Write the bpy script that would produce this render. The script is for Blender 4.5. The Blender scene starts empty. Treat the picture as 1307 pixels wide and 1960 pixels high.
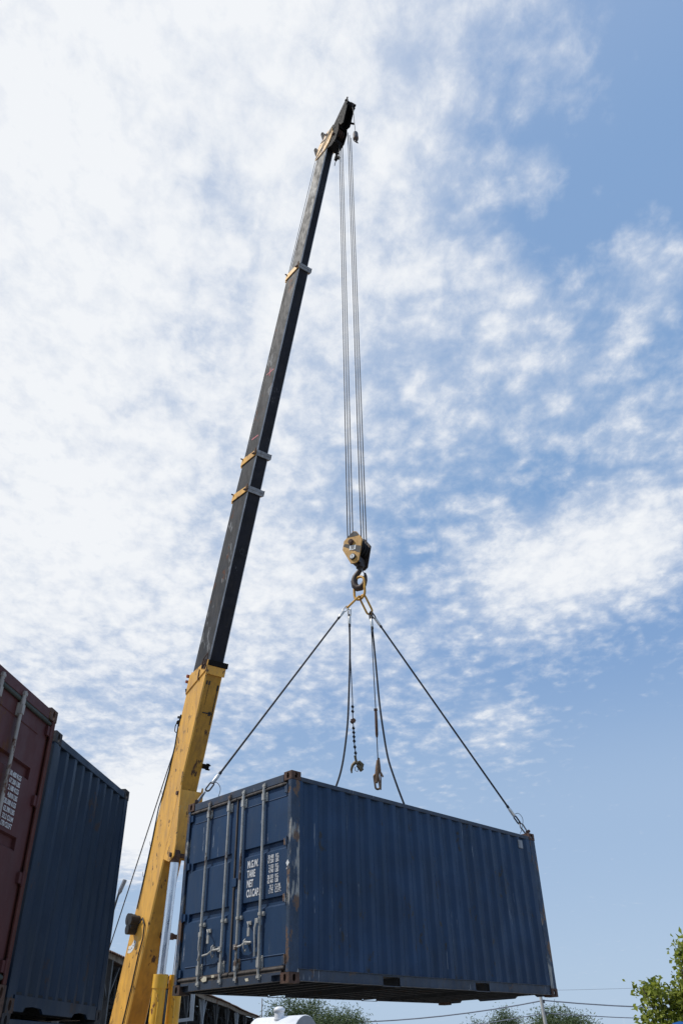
import bpy, bmesh, math, random
from mathutils import Vector, Matrix, noise as mnoise
random.seed(7)
sc = bpy.context.scene
COL = sc.collection
Z0 = 2.171                                   # eye height above the yard
def V(*a): return Vector(a)
def G(x, y, z): return Vector((x, y, z + Z0))  # measured from the eye -> world

# ------------------------------------------------------------------ camera
cam_d = bpy.data.cameras.new('camera'); cam = bpy.data.objects.new('camera', cam_d); COL.objects.link(cam)
cam_d.sensor_fit = 'VERTICAL'; cam_d.sensor_height = 36.0; cam_d.lens = 1513.8 / 1960 * 36
cam_d.clip_start = 0.1; cam_d.clip_end = 20000
cam.matrix_world = Matrix.Translation((0, 0, Z0)) @ Matrix.Rotation(math.pi/2 + 0.6065, 4, 'X') @ Matrix.Rotation(-0.0266, 4, 'Z')
sc.camera = cam
sc.render.resolution_x = 682; sc.render.resolution_y = 1024

# ------------------------------------------------------------------ light
SUN = Vector((-0.62, -0.06, 0.78)).normalized()
sun_el = math.asin(SUN.z); sun_az = math.atan2(SUN.x, SUN.y)
sd = bpy.data.lights.new('sun', 'SUN'); sd.energy = 3.4; sd.angle = math.radians(0.8); sd.color = (1.0, 0.95, 0.87)
so = bpy.data.objects.new('sun', sd); COL.objects.link(so)
so.rotation_euler = (-SUN).to_track_quat('-Z', 'Y').to_euler()
so.location = (-20, 0, 40)
sc.view_settings.view_transform = 'Standard'; sc.view_settings.look = 'None'
sc.view_settings.exposure = 0.0; sc.view_settings.gamma = 1.0

world = bpy.data.worlds.new('World'); sc.world = world; world.use_nodes = True
wt = world.node_tree; wt.nodes.clear()
def wn(t, **k):
    n = wt.nodes.new(t)
    for a, b in k.items(): setattr(n, a, b)
    return n
def wl(a, b): wt.links.new(a, b)
def wm(op, a, b=None, c=None, clamp=False):
    n = wn('ShaderNodeMath', operation=op); n.use_clamp = clamp
    for i, v in enumerate((a, b, c)):
        if v is None: continue
        if isinstance(v, (int, float)): n.inputs[i].default_value = v
        else: wl(v, n.inputs[i])
    return n.outputs[0]
out = wn('ShaderNodeOutputWorld'); bg = wn('ShaderNodeBackground'); bg.inputs[1].default_value = 0.1
wl(bg.outputs[0], out.inputs[0])
sky = wn('ShaderNodeTexSky', sky_type='NISHITA'); sky.sun_disc = False
sky.sun_elevation = sun_el; sky.sun_rotation = sun_az
sky.air_density = 1.0; sky.dust_density = 1.6; sky.ozone_density = 2.0; sky.altitude = 0
tc = wn('ShaderNodeTexCoord'); dirn = tc.outputs['Generated']
sep = wn('ShaderNodeSeparateXYZ'); wl(dirn, sep.inputs[0])
zz = wm('MAXIMUM', sep.outputs[2], 0.03); zp = wm('ADD', zz, 0.10)
u = wm('DIVIDE', sep.outputs[0], zp); v = wm('DIVIDE', sep.outputs[1], zp)
cuv = wn('ShaderNodeCombineXYZ'); wl(u, cuv.inputs[0]); wl(v, cuv.inputs[1])
def wnoise(scale, detail, rough, dist=0.0, off=(0, 0, 0), rot=0.0, sc3=(1, 1, 1), src=None):
    mp = wn('ShaderNodeMapping'); wl(src or cuv.outputs[0], mp.inputs[0])
    mp.inputs['Location'].default_value = off; mp.inputs['Rotation'].default_value = (0, 0, rot); mp.inputs['Scale'].default_value = sc3
    n = wn('ShaderNodeTexNoise'); n.inputs['Scale'].default_value = scale; n.inputs['Detail'].default_value = detail
    n.inputs['Roughness'].default_value = rough; n.inputs['Distortion'].default_value = dist
    wl(mp.outputs[0], n.inputs['Vector']); return n.outputs[0]
# directions (unit vectors) of the cloud banks and the clear patches: x, y, z, tightness, weight
BANKS = [
    (-0.344, 0.310, 0.886, 30, 0.157),
    (-0.146, 0.331, 0.932, 30, 0.117),
    (0.040, 0.338, 0.940, 30, 0.099),
    (0.198, 0.335, 0.921, 30, 0.058),
    (0.343, 0.324, 0.882, 30, 0.023),
    (-0.373, 0.419, 0.828, 30, 0.132),
    (-0.162, 0.451, 0.878, 30, 0.007),
    (0.040, 0.460, 0.887, 30, 0.080),
    (0.210, 0.454, 0.866, 30, -0.078),
    (0.365, 0.436, 0.823, 30, -0.145),
    (-0.397, 0.526, 0.752, 30, 0.110),
    (-0.177, 0.570, 0.803, 30, -0.050),
    (0.038, 0.583, 0.812, 30, 0.151),
    (0.219, 0.573, 0.790, 30, 0.007),
    (0.381, 0.546, 0.746, 30, -0.102),
    (-0.415, 0.625, 0.662, 30, 0.076),
    (-0.188, 0.679, 0.709, 30, 0.032),
    (0.035, 0.695, 0.718, 30, 0.081),
    (0.224, 0.682, 0.697, 30, 0.030),
    (0.391, 0.647, 0.655, 30, 0.032),
    (-0.425, 0.716, 0.554, 30, 0.083),
    (-0.195, 0.780, 0.595, 30, 0.120),
    (0.032, 0.799, 0.601, 30, -0.161),
    (0.224, 0.782, 0.582, 30, -0.021),
    (0.393, 0.740, 0.545, 30, 0.177),
    (-0.427, 0.785, 0.449, 30, 0.084),
    (-0.198, 0.854, 0.481, 30, 0.135),
    (0.028, 0.874, 0.485, 30, 0.026),
    (0.219, 0.855, 0.469, 30, 0.064),
    (0.389, 0.810, 0.439, 30, 0.027),
    (-0.422, 0.842, 0.335, 30, 0.054),
    (-0.197, 0.913, 0.356, 30, -0.049),
    (0.024, 0.933, 0.358, 30, 0.162),
    (0.211, 0.914, 0.345, 30, 0.047),
    (0.377, 0.868, 0.323, 30, -0.225),
    (-0.327, 0.926, 0.186, 30, -0.017),
    (-0.013, 0.982, 0.189, 30, -0.189),
    (0.303, 0.937, 0.172, 30, -0.027),
    (-0.308, 0.951, 0.042, 30, -0.064),
    (-0.016, 0.999, 0.037, 30, 0.013),
    (0.277, 0.960, 0.029, 30, -0.021),
    (-0.239, 0.943, 0.232, 250, 0.138),
    (0.360, 0.586, 0.726, 500, 0.200),
    (0.272, 0.832, 0.484, 420, 0.220),
    (0.347, 0.793, 0.501, 500, 0.200),
    (0.199, 0.851, 0.486, 700, 0.120),
    (0.094, 0.855, 0.510, 400, -0.070),
    (0.260, 0.779, 0.571, 700, -0.120),
    (0.357, 0.746, 0.562, 700, -0.060),
    (0.161, 0.806, 0.570, 500, -0.050),
    (0.310, 0.649, 0.694, 300, -0.040),
    (0.183, 0.465, 0.866, 300, -0.060),
    (-0.237, 0.942, 0.237, 600, 0.500),
    (0.184, 0.932, 0.314, 900, 0.130),
    (0.256, 0.428, 0.867, 1200, 0.120),
    (0.243, 0.510, 0.825, 1500, 0.120),
    (0.271, 0.665, 0.696, 500, 0.070),
    (-0.064, 0.878, 0.475, 400, 0.080),
    (-0.305, 0.796, 0.524, 300, 0.100),
    (0.199, 0.640, 0.743, 900, 0.080),
    (-0.148, 0.528, 0.836, 900, -0.120),
    (-0.180, 0.662, 0.727, 700, -0.100),
    (-0.166, 0.819, 0.550, 900, -0.120),
]
cov = None
for bx_, by_, bz_, k, w in BANKS:
    d_ = Vector((bx_, by_, bz_)).normalized()
    dp = wn('ShaderNodeVectorMath', operation='DOT_PRODUCT'); nv = wn('ShaderNodeVectorMath', operation='NORMALIZE')
    wl(dirn, nv.inputs[0]); wl(nv.outputs[0], dp.inputs[0]); dp.inputs[1].default_value = d_
    e = wm('EXPONENT', wm('MULTIPLY', wm('SUBTRACT', dp.outputs['Value'], 1.0), k))
    t = wm('MULTIPLY', e, w)
    cov = t if cov is None else wm('ADD', cov, t)
n_big = wnoise(3.4, 4, 0.55, 0.4, (3.1, 1.7, 0))
n_mid = wnoise(14.0, 7, 0.62, 0.3, (1.3, 5.2, 0), 0.5, (1.0, 0.75, 1))
n_fine = wnoise(38.0, 6, 0.66, 0.25, (7.3, 2.2, 0), -0.4, (1.0, 0.75, 1))
n_wisp = wnoise(6.0, 7, 0.66, 0.8, (9.3, 4.2, 0), 0.9, (0.5, 1.6, 1))
vor = wn('ShaderNodeTexVoronoi', feature='SMOOTH_F1'); vor.inputs['Scale'].default_value = 19.0; vor.inputs['Smoothness'].default_value = 0.7; vor.inputs['Randomness'].default_value = 1.0
nd_ = wn('ShaderNodeTexNoise'); nd_.inputs['Scale'].default_value = 16; nd_.inputs['Detail'].default_value = 4; wl(cuv.outputs[0], nd_.inputs['Vector'])
vs_ = wn('ShaderNodeVectorMath', operation='SCALE'); wl(nd_.outputs['Color'], vs_.inputs[0]); vs_.inputs['Scale'].default_value = 0.09
va_ = wn('ShaderNodeVectorMath', operation='ADD'); wl(cuv.outputs[0], va_.inputs[0]); wl(vs_.outputs[0], va_.inputs[1]); wl(va_.outputs[0], vor.inputs['Vector'])
cell = wm('SUBTRACT', 0.42, vor.outputs['Distance'])
mix_n = wm('ADD', wm('MULTIPLY', cell, 0.26), wm('ADD', wm('ADD', wm('MULTIPLY', n_big, 0.28), wm('MULTIPLY', n_mid, 0.42)), wm('ADD', wm('MULTIPLY', n_fine, 0.26), wm('MULTIPLY', n_wisp, 0.14))))
val = wm('ADD', mix_n, cov)
mr = wn('ShaderNodeMapRange', interpolation_type='SMOOTHSTEP'); wl(val, mr.inputs[0])
mr.inputs[1].default_value = 0.50; mr.inputs[2].default_value = 0.87
mask = mr.outputs[0]
# cloud tone: bright where thick, a little blue-grey where thin
mr2 = wn('ShaderNodeMapRange'); wl(wm('ADD', val, wm('MULTIPLY', n_fine, 0.25)), mr2.inputs[0])
mr2.inputs[1].default_value = 0.78; mr2.inputs[2].default_value = 1.10
ramp = wn('ShaderNodeMixRGB'); wl(mr2.outputs[0], ramp.inputs[0])
ramp.inputs[1].default_value = (6.7, 7.3, 8.35, 1); ramp.inputs[2].default_value = (8.9, 9.15, 9.5, 1)
# clear-sky tone of the atmosphere, a little more saturated overhead
skyc = wn('ShaderNodeMixRGB', blend_type='MULTIPLY'); skyc.inputs[0].default_value = 1.0
wl(sky.outputs[0], skyc.inputs[1]); skyc.inputs[2].default_value = (1.55, 1.55, 1.62, 1)
hz = wn('ShaderNodeValToRGB'); wl(sep.outputs[2], hz.inputs[0]); hz.color_ramp.interpolation = 'EASE'
els = hz.color_ramp.elements; els[0].position = 0.0; els[0].color = (.455, .590, .765, 1); els[1].position = 0.22; els[1].color = (.36, .50, .71, 1)
for p_, c_ in ((.42, (.225, .375, .640, 1)), (.60, (.215, .375, .64, 1)), (.80, (.235, .385, .645, 1)), (.95, (.30, .43, .67, 1))):
    e_ = els.new(p_); e_.color = c_
h10 = wn('ShaderNodeMixRGB', blend_type='MULTIPLY'); h10.inputs[0].default_value = 1; wl(hz.outputs[0], h10.inputs[1]); h10.inputs[2].default_value = (10, 10, 10, 1)
skym = wn('ShaderNodeMixRGB'); skym.inputs[0].default_value = 0.94; wl(skyc.outputs[0], skym.inputs[1]); wl(h10.outputs[0], skym.inputs[2])
veil = wn('ShaderNodeMixRGB'); wl(wm('MULTIPLY', wm('SUBTRACT', cov, 0.06, clamp=True), 1.9, clamp=True), veil.inputs[0]); wl(skym.outputs[0], veil.inputs[1]); veil.inputs[2].default_value = (6.3, 7.0, 8.2, 1)
fin = wn('ShaderNodeMixRGB'); wl(mask, fin.inputs[0]); wl(veil.outputs[0], fin.inputs[1]); wl(ramp.outputs[0], fin.inputs[2])
wl(fin.outputs[0], bg.inputs[0])

# ------------------------------------------------------------------ materials
MATS = {}
def mat(name, base, rough=0.5, metal=0.0, var=0.15, vscale=2.0, rust=0.0, rust_col=(0.10, 0.035, 0.012), rscale=9.0,
        scratch=0.0, scratch_col=(0.45, 0.47, 0.5), sstretch=(30, 30, 1.2), dirt=0.0, dirt_col=(0.05, 0.045, 0.04), bump=0.0, bscale=40.0, stretch=(1, 1, 1), spec=0.5, var2=None):
    if name in MATS: return MATS[name]
    m = bpy.data.materials.new(name); m.use_nodes = True; nt = m.node_tree; N = nt.nodes; N.clear()
    def nd(t, **k):
        n = N.new(t)
        for a, b in k.items(): setattr(n, a, b)
        return n
    lk = nt.links.new
    o = nd('ShaderNodeOutputMaterial'); b = nd('ShaderNodeBsdfPrincipled'); lk(b.outputs[0], o.inputs[0])
    b.inputs['Roughness'].default_value = rough; b.inputs['Metallic'].default_value = metal
    b.inputs['Specular IOR Level'].default_value = spec
    c = nd('ShaderNodeTexCoord').outputs['Object']
    def noise(scale, det, st=(1, 1, 1), off=(0, 0, 0), ro=0.55):
        mp = nd('ShaderNodeMapping'); lk(c, mp.inputs[0]); mp.inputs['Scale'].default_value = st; mp.inputs['Location'].default_value = off
        n = nd('ShaderNodeTexNoise'); n.inputs['Scale'].default_value = scale; n.inputs['Detail'].default_value = det; n.inputs['Roughness'].default_value = ro
        lk(mp.outputs[0], n.inputs['Vector']); return n.outputs[0]
    def rng(src, a, bb, lo=0.0, hi=1.0):
        r = nd('ShaderNodeMapRange'); lk(src, r.inputs[0]); r.inputs[1].default_value = a; r.inputs[2].default_value = bb
        r.inputs[3].default_value = lo; r.inputs[4].default_value = hi; return r.outputs[0]
    def mixc(f, a, col):
        x = nd('ShaderNodeMixRGB'); lk(f, x.inputs[0])
        if isinstance(a, tuple): x.inputs[1].default_value = (*a, 1)
        else: lk(a, x.inputs[1])
        x.inputs[2].default_value = (*col, 1); return x.outputs[0]
    def mul(a, bb):
        x = nd('ShaderNodeMath', operation='MULTIPLY'); lk(a, x.inputs[0])
        if isinstance(bb, (int, float)): x.inputs[1].default_value = bb
        else: lk(bb, x.inputs[1])
        return x.outputs[0]
    dk = tuple(x * (1 - var) for x in base); lt = tuple(min(1, x * (1 + var)) for x in base)
    if var2: lt = var2
    cur = mixc(rng(noise(vscale, 5, stretch), 0.3, 0.7), dk, lt)
    rr = None
    if dirt: cur = mixc(rng(mul(noise(3.0, 6, (1.4, 1.4, .35), (4, 2, 1)), noise(14, 4, (1, 1, .2), (1, 5, 2))), 0.26 - .09*dirt, 0.45 - .09*dirt, 0, min(1, .35 + .4*dirt)), cur, dirt_col)
    if rust:
        f = rng(mul(noise(rscale, 7, (1, 1, .55), (3, 9, 2), .7), rng(noise(rscale*.22, 3, (1, 1, .6), (8, 1, 3)), 0.35, 0.65)), 0.52 - .3*rust, 0.60 - .3*rust)
        cur = mixc(f, cur, rust_col); rr = f
    if scratch:
        f = rng(mul(noise(1.0, 5, sstretch, (2, 7, 5), .75), rng(noise(2.2, 3, (1, 1, .6), (5, 3, 9)), 0.4, 0.62)), 0.62 - .3*scratch, 0.68 - .3*scratch)
        cur = mixc(f, cur, scratch_col)
    lk(cur, b.inputs['Base Color'])
    rg = rng(noise(vscale*3, 4, (1, 1, .5), (6, 6, 1)), 0.3, 0.7, max(0.02, rough - .10), min(1, rough + .12)); lk(rg, b.inputs['Roughness'])
    if bump:
        bp = nd('ShaderNodeBump'); bp.inputs['Strength'].default_value = bump; bp.inputs['Distance'].default_value = 0.01
        lk(noise(bscale, 5), bp.inputs['Height']); lk(bp.outputs[0], b.inputs['Normal'])
    MATS[name] = m; return m

BLUE = (0.014, 0.041, 0.094)
m_blue = mat('blue container paint', BLUE, 0.45, var=.26, vscale=1.3, rust=.02, rscale=16, rust_col=(.03, .03, .03), scratch=.03, scratch_col=(.20, .23, .27), dirt=.25, dirt_col=(.016, .034, .062), bump=.15, bscale=12, spec=.28)
m_bdoor = mat('blue door paint', (0.015, 0.043, 0.100), 0.42, var=.16, vscale=1.3, rust=.0, rscale=20, scratch=.06, dirt=.4, dirt_col=(.04, .062, .10), bump=.12, bscale=10, spec=.32)
m_bpost = mat('scraped blue post paint', (0.022, 0.045, 0.085), 0.6, var=.3, vscale=6, rust=.66, rscale=22, rust_col=(.13, .075, .045), scratch=.62, scratch_col=(.34, .33, .30), sstretch=(60, 60, 4), bump=.5)
m_rust = mat('rusty cast steel', (0.085, 0.045, 0.030), 0.85, var=.45, vscale=14, rust=.3, rust_col=(.035, .02, .015), bump=.6, bscale=60)
m_bcast = mat('dark worn casting', (0.035, 0.032, 0.034), 0.8, var=.4, vscale=12, rust=.25, rust_col=(.07, .035, .02), bump=.5)
m_rod = mat('galvanised bar', (0.40, 0.39, 0.36), 0.55, .15, var=.22, vscale=9, rust=.30, rscale=14, rust_col=(.11, .07, .05), bump=.2)
m_seal = mat('rubber door seal', (0.055, 0.048, 0.044), 0.85, var=.35, vscale=6, dirt=.7, dirt_col=(.16, .13, .11))
m_dark = mat('dark underside steel', (0.020, 0.022, 0.026), 0.9, var=.4, vscale=5, rust=.3, rust_col=(.03, .02, .016))
m_rail = mat('weathered blue rail', (0.026, 0.042, 0.072), 0.55, var=.2, vscale=3, rust=.14, rscale=18, rust_col=(.08, .055, .045), scratch=.12, dirt=.4, bump=.2)
m_white = mat('white stencil paint', (0.62, 0.62, 0.62), 0.7, var=.12, vscale=20)
m_cream = mat('torn cream sticker', (0.62, 0.57, 0.44), 0.7, var=.2, vscale=30)
m_blue2 = mat('dark teal blue container paint', (0.006, 0.021, 0.047), 0.5, var=.25, vscale=1.1, rust=.06, rust_col=(.03, .02, .02), scratch=.10, scratch_col=(.03, .08, .18), dirt=.4, dirt_col=(.018, .030, .042), bump=.12, bscale=12, spec=.35)
m_red = mat('oxide red container paint', (0.082, 0.024, 0.024), 0.6, var=.14, vscale=1.8, rust=.1, dirt=.3, dirt_col=(.06, .028, .026), bump=.12, bscale=12, spec=.3)
m_redpost = mat('rusty red post', (0.075, 0.016, 0.010), 0.8, var=.3, vscale=5, rust=.3, bump=.4)
m_seal2 = mat('grey green door seal', (0.045, 0.052, 0.045), 0.85, var=.3, vscale=6)
m_rod2 = mat('dull grey locking bar', (0.33, 0.30, 0.27), 0.6, .2, var=.15, vscale=8, rust=.15, bump=.2)
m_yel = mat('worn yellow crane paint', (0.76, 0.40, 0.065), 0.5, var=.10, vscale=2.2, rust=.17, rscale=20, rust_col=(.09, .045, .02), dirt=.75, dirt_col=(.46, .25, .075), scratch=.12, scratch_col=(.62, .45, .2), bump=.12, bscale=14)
m_yelu = mat('shaded grimy yellow underside', (0.46, 0.235, 0.035), 0.6, var=.2, vscale=1.6, rust=.24, rscale=12, rust_col=(.07, .035, .02), dirt=.6, dirt_col=(.22, .115, .03), spec=.3)  # darker, browner boom yellow: underside shade and grime both in the colour
m_yel2 = mat('chipped yellow cylinder paint', (0.80, 0.44, 0.04), 0.4, var=.10, vscale=3, rust=.26, rscale=12, rust_col=(.13, .03, .015), dirt=.3, dirt_col=(.34, .17, .04), bump=.1)
m_yel3 = mat('rusty yellow block paint', (0.50, 0.27, 0.06), 0.6, var=.2, vscale=7, rust=.50, rscale=22, rust_col=(.12, .05, .03), bump=.3)
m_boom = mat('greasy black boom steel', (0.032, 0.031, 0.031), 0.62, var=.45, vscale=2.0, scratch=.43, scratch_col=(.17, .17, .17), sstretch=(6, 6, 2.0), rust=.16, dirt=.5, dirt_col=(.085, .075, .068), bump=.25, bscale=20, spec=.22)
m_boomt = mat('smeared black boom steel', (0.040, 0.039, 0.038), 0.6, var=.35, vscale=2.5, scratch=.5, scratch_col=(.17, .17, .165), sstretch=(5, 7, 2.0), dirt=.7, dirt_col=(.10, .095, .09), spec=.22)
m_boomu = mat('dark boom underside', (0.011, 0.012, 0.018), 0.6, var=.35, vscale=2.5, scratch=.25, scratch_col=(.07, .07, .08), dirt=.35, dirt_col=(.035, .028, .025), spec=.25)  # darker, bluer steel for the underside faces
m_edge = mat('boom corner highlight', (0.42, 0.42, 0.43), 0.5, .15, var=.2, vscale=5, dirt=.4)  # light edge highlight painted as a pale colour on the corner chamfers
m_collar = mat('grey collar plate', (0.26, 0.27, 0.29), 0.5, .2, var=.3, vscale=9, dirt=.4)
m_black = mat('black greasy steel', (0.010, 0.009, 0.009), 0.75, 0, var=.4, vscale=8, rust=.30, rust_col=(.045, .022, .014), bump=.4, spec=.15)
m_chrome = mat('chromed piston rod', (0.82, 0.85, 0.90), 0.30, 1.0, var=.04, vscale=3)
m_rope = mat('steel wire rope', (0.060, 0.058, 0.058), 0.55, .6, var=.3, vscale=30)
m_rope2 = mat('dark steel sling rope', (0.040, 0.038, 0.040), 0.6, .5, var=.3, vscale=30)
m_ferr = mat('bright aluminium ferrule', (0.66, 0.65, 0.62), 0.38, .5, var=.15, vscale=20)
m_link = mat('ochre lifting link', (0.52, 0.27, 0.035), 0.5, .1, var=.25, vscale=12, rust=.3, rscale=25, rust_col=(.12, .05, .02))
m_hookm = mat('dark forged hook steel', (0.050, 0.036, 0.030), 0.5, .4, var=.35, vscale=8)
m_plate = mat('white number plate', (0.7, 0.7, 0.68), 0.6, var=.06)
m_blk = mat('black paint', (0.015, 0.015, 0.016), 0.6, var=.1)
m_pink = mat('pink paint mark', (0.50, 0.13, 0.15), 0.7, var=.25, vscale=20)
m_rubber = mat('black rubber', (0.018, 0.018, 0.02), 0.65, var=.3, bump=.3)
m_sheet = mat('rusty corrugated roofing', (0.16, 0.09, 0.06), 0.8, var=.4, vscale=1.5, rust=.4, bump=.3)
m_fascia = mat('weathered fascia board', (0.22, 0.19, 0.16), 0.85, var=.35, vscale=2.5, dirt=.5, rust=.3, rscale=4)
m_truss = mat('grey steel truss', (0.045, 0.047, 0.05), 0.6, var=.25)
m_lpost = mat('pale grey steel post', (0.32, 0.35, 0.38), 0.5, var=.1)
m_shedin = mat('dark shed cladding', (0.035, 0.033, 0.032), 0.9, var=.4)
m_tank = mat('white tank paint', (0.78, 0.79, 0.80), 0.4, var=.03, dirt=.2, dirt_col=(.5, .5, .5))
m_conc = mat('concrete pole', (0.42, 0.41, 0.39), 0.85, var=.1, bump=.2)
m_cable = mat('grey overhead cable', (0.19, 0.21, 0.25), 0.7)
m_tarp = mat('blue tarpaulin', (0.02, 0.15, 0.45), 0.5, var=.12)
m_bark = mat('tree bark', (0.11, 0.085, 0.06), 0.9, var=.3, vscale=6, bump=.6)
m_ground = mat('packed concrete yard', (0.30, 0.28, 0.25), 0.9, var=.2, vscale=.4, bump=.4, bscale=6)
def leafmat(name, a, b, trans=.25):
    m = bpy.data.materials.new(name); m.use_nodes = True; nt = m.node_tree; N = nt.nodes; N.clear(); lk = nt.links.new
    o = N.new('ShaderNodeOutputMaterial'); p = N.new('ShaderNodeBsdfPrincipled'); t = N.new('ShaderNodeBsdfTranslucent'); mx = N.new('ShaderNodeMixShader')
    g = N.new('ShaderNodeNewGeometry'); r = N.new('ShaderNodeValToRGB')
    r.color_ramp.elements[0].color = (*a, 1); r.color_ramp.elements[1].color = (*b, 1)
    lk(g.outputs['Random Per Island'], r.inputs[0]); lk(r.outputs[0], p.inputs['Base Color']); lk(r.outputs[0], t.inputs[0])
    p.inputs['Roughness'].default_value = .5; mx.inputs[0].default_value = trans
    lk(p.outputs[0], mx.inputs[1]); lk(t.outputs[0], mx.inputs[2]); lk(mx.outputs[0], o.inputs[0]); return m
m_leafb = leafmat('broad green leaves', (.085, .125, .014), (.38, .42, .06), .4)
m_leafd = leafmat('feathery dark leaves', (.065, .10, .035), (.15, .20, .075), .3)

# ------------------------------------------------------------------ mesh helpers
class MB:
    def __init__(s, M=None): s.v = []; s.f = []; s.M = M or Matrix.Identity(4); s.sm = []
    def add(s, vs, fs, smooth=False):
        n = len(s.v); s.v += [tuple(s.M @ Vector(q)) for q in vs]; s.f += [tuple(i + n for i in f) for f in fs]; s.sm += [smooth]*len(fs); return s
    def box(s, x0, x1, y0, y1, z0, z1):
        x0, x1 = min(x0, x1), max(x0, x1); y0, y1 = min(y0, y1), max(y0, y1); z0, z1 = min(z0, z1), max(z0, z1)
        return s.add([(x0, y0, z0), (x1, y0, z0), (x1, y1, z0), (x0, y1, z0), (x0, y0, z1), (x1, y0, z1), (x1, y1, z1), (x0, y1, z1)],
              [(0, 3, 2, 1), (4, 5, 6, 7), (0, 1, 5, 4), (1, 2, 6, 5), (2, 3, 7, 6), (3, 0, 4, 7)])
    def prism(s, pts, t0, t1, axis=1):
        # polygon in the plane of the two other axes, extruded along axis
        def mk(a, b, t):
            q = [a, b]; q.insert(axis, t); return tuple(q)
        n = len(pts); vs = [mk(a, b, t0) for a, b in pts] + [mk(a, b, t1) for a, b in pts]
        return s.add(vs, [tuple(range(n))[::-1], tuple(range(n, 2*n))] + [(i, (i+1) % n, n + (i+1) % n, n + i) for i in range(n)])
    def bar(s, p0, p1, w, h=None, up=(0, 0, 1)):
        p0, p1 = Vector(p0), Vector(p1); h = h or w; d = (p1 - p0).normalized(); u = Vector(up)
        a = d.cross(u)
        if a.length < 1e-4: a = d.cross(Vector((1, 0, 0)))
        a.normalize(); b = a.cross(d)
        vs = [p + a*i*w/2 + b*j*h/2 for p in (p0, p1) for i, j in ((-1, -1), (1, -1), (1, 1), (-1, 1))]
        return s.add(vs, [(0, 3, 2, 1), (4, 5, 6, 7), (0, 1, 5, 4), (1, 2, 6, 5), (2, 3, 7, 6), (3, 0, 4, 7)])
    def tube(s, pts, r, n=8, closed=False, taper=None):
        pts = [Vector(p) for p in pts]; m = len(pts); rings = []; prev = None
        for i, p in enumerate(pts):
            if closed: t = (pts[(i+1) % m] - pts[i-1]).normalized()
            else: t = (pts[min(i+1, m-1)] - pts[max(i-1, 0)]).normalized()
            if prev is None:
                a = t.cross(Vector((0, 0, 1)))
                if a.length < 1e-3: a = t.cross(Vector((1, 0, 0)))
            else: a = prev - t*prev.dot(t)
            a.normalize(); prev = a; b = t.cross(a)
            rr = taper[i] if taper else r
            rings.append([p + (a*math.cos(k*2*math.pi/n) + b*math.sin(k*2*math.pi/n))*rr for k in range(n)])
        vs = [q for R in rings for q in R]; fs = []
        for i in range(m if closed else m-1):
            j = (i+1) % m; sh = 0
            if closed and i == m-1:
                sh = min(range(n), key=lambda k: (rings[0][k] - rings[i][0]).length)
            for k in range(n): fs.append((i*n + k, i*n + (k+1) % n, j*n + (k+1+sh) % n, j*n + (k+sh) % n))
        s.add(vs, fs, True)
        if not closed: s.add(rings[0], [tuple(range(n))[::-1]]); s.add(rings[-1], [tuple(range(n))])
        return s
    def cyl(s, p0, p1, r, n=16, r1=None):
        return s.tube([p0, p1], r, n, taper=[r, r if r1 is None else r1])
    def lathe(s, c, prof, n=20):
        c = Vector(c); vs = []; fs = []
        for r, z in prof:
            for k in range(n): vs.append(c + Vector((r*math.cos(k*2*math.pi/n), r*math.sin(k*2*math.pi/n), z)))
        for i in range(len(prof)-1):
            for k in range(n): fs.append((i*n+k, i*n+(k+1) % n, (i+1)*n+(k+1) % n, (i+1)*n+k))
        fs.append(tuple(range(n))[::-1]); fs.append(tuple(range((len(prof)-1)*n, len(prof)*n)))
        return s.add(vs, fs, True)
    def build(s, name, m, parent=None, bevel=0.0, label=None, sharp=True):
        me = bpy.data.meshes.new(name); me.from_pydata(s.v, [], s.f); me.validate()
        if len(me.polygons) == len(s.sm):
            me.polygons.foreach_set('use_smooth', s.sm)
        for q in (m if isinstance(m, (list, tuple)) else [m]): me.materials.append(q)
        o = bpy.data.objects.new(name, me); COL.objects.link(o)
        if parent: attach(o, parent)
        if bevel:
            b = o.modifiers.new('bevel', 'BEVEL'); b.width = bevel; b.segments = 2; b.limit_method = 'ANGLE'; b.angle_limit = math.radians(40)
        if label: o['label'] = label
        return o
def attach(o, parent, world=False):
    o.parent = parent
    if parent.get('_w'): o.matrix_parent_inverse = world_matrix(parent).inverted()
def world_matrix(o):
    return Matrix.LocRotScale(o.location, o.rotation_euler, o.scale) if not o.parent else world_matrix(o.parent)
def thing(name, label, cat, loc=(0, 0, 0), M=None, group=None, world_parts=True):
    o = bpy.data.objects.new(name, None); COL.objects.link(o); o.empty_display_size = .2
    if M is not None: o.matrix_world = M; o.location = M.to_translation(); o.rotation_euler = M.to_euler()
    else: o.location = loc
    if world_parts: o['_w'] = 1
    o['label'] = label; o['category'] = cat
    if group: o['group'] = group
    return o
def tag(o, label=None, cat=None, group=None, kind=None):
    for k, x in (('label', label), ('category', cat), ('group', group), ('kind', kind)):
        if x: o[k] = x
    return o
def text_mesh(name, txt, size, xs, M, m, parent, align='LEFT', bold=0.012, depth=.0015):
    cu = bpy.data.curves.new(name, 'FONT'); cu.body = txt; cu.size = size; cu.align_x = align; cu.offset = bold*size; cu.extrude = depth; cu.resolution_u = 3
    t = bpy.data.objects.new(name, cu); COL.objects.link(t); bpy.context.view_layer.update()
    me = bpy.data.meshes.new_from_object(t.evaluated_get(bpy.context.evaluated_depsgraph_get()))
    bpy.data.objects.remove(t); me.transform(M @ Matrix.Diagonal((xs, 1, 1, 1))); me.materials.clear(); me.materials.append(m)
    o = bpy.data.objects.new(name, me); COL.objects.link(o)
    if parent: attach(o, parent)
    return o

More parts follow.
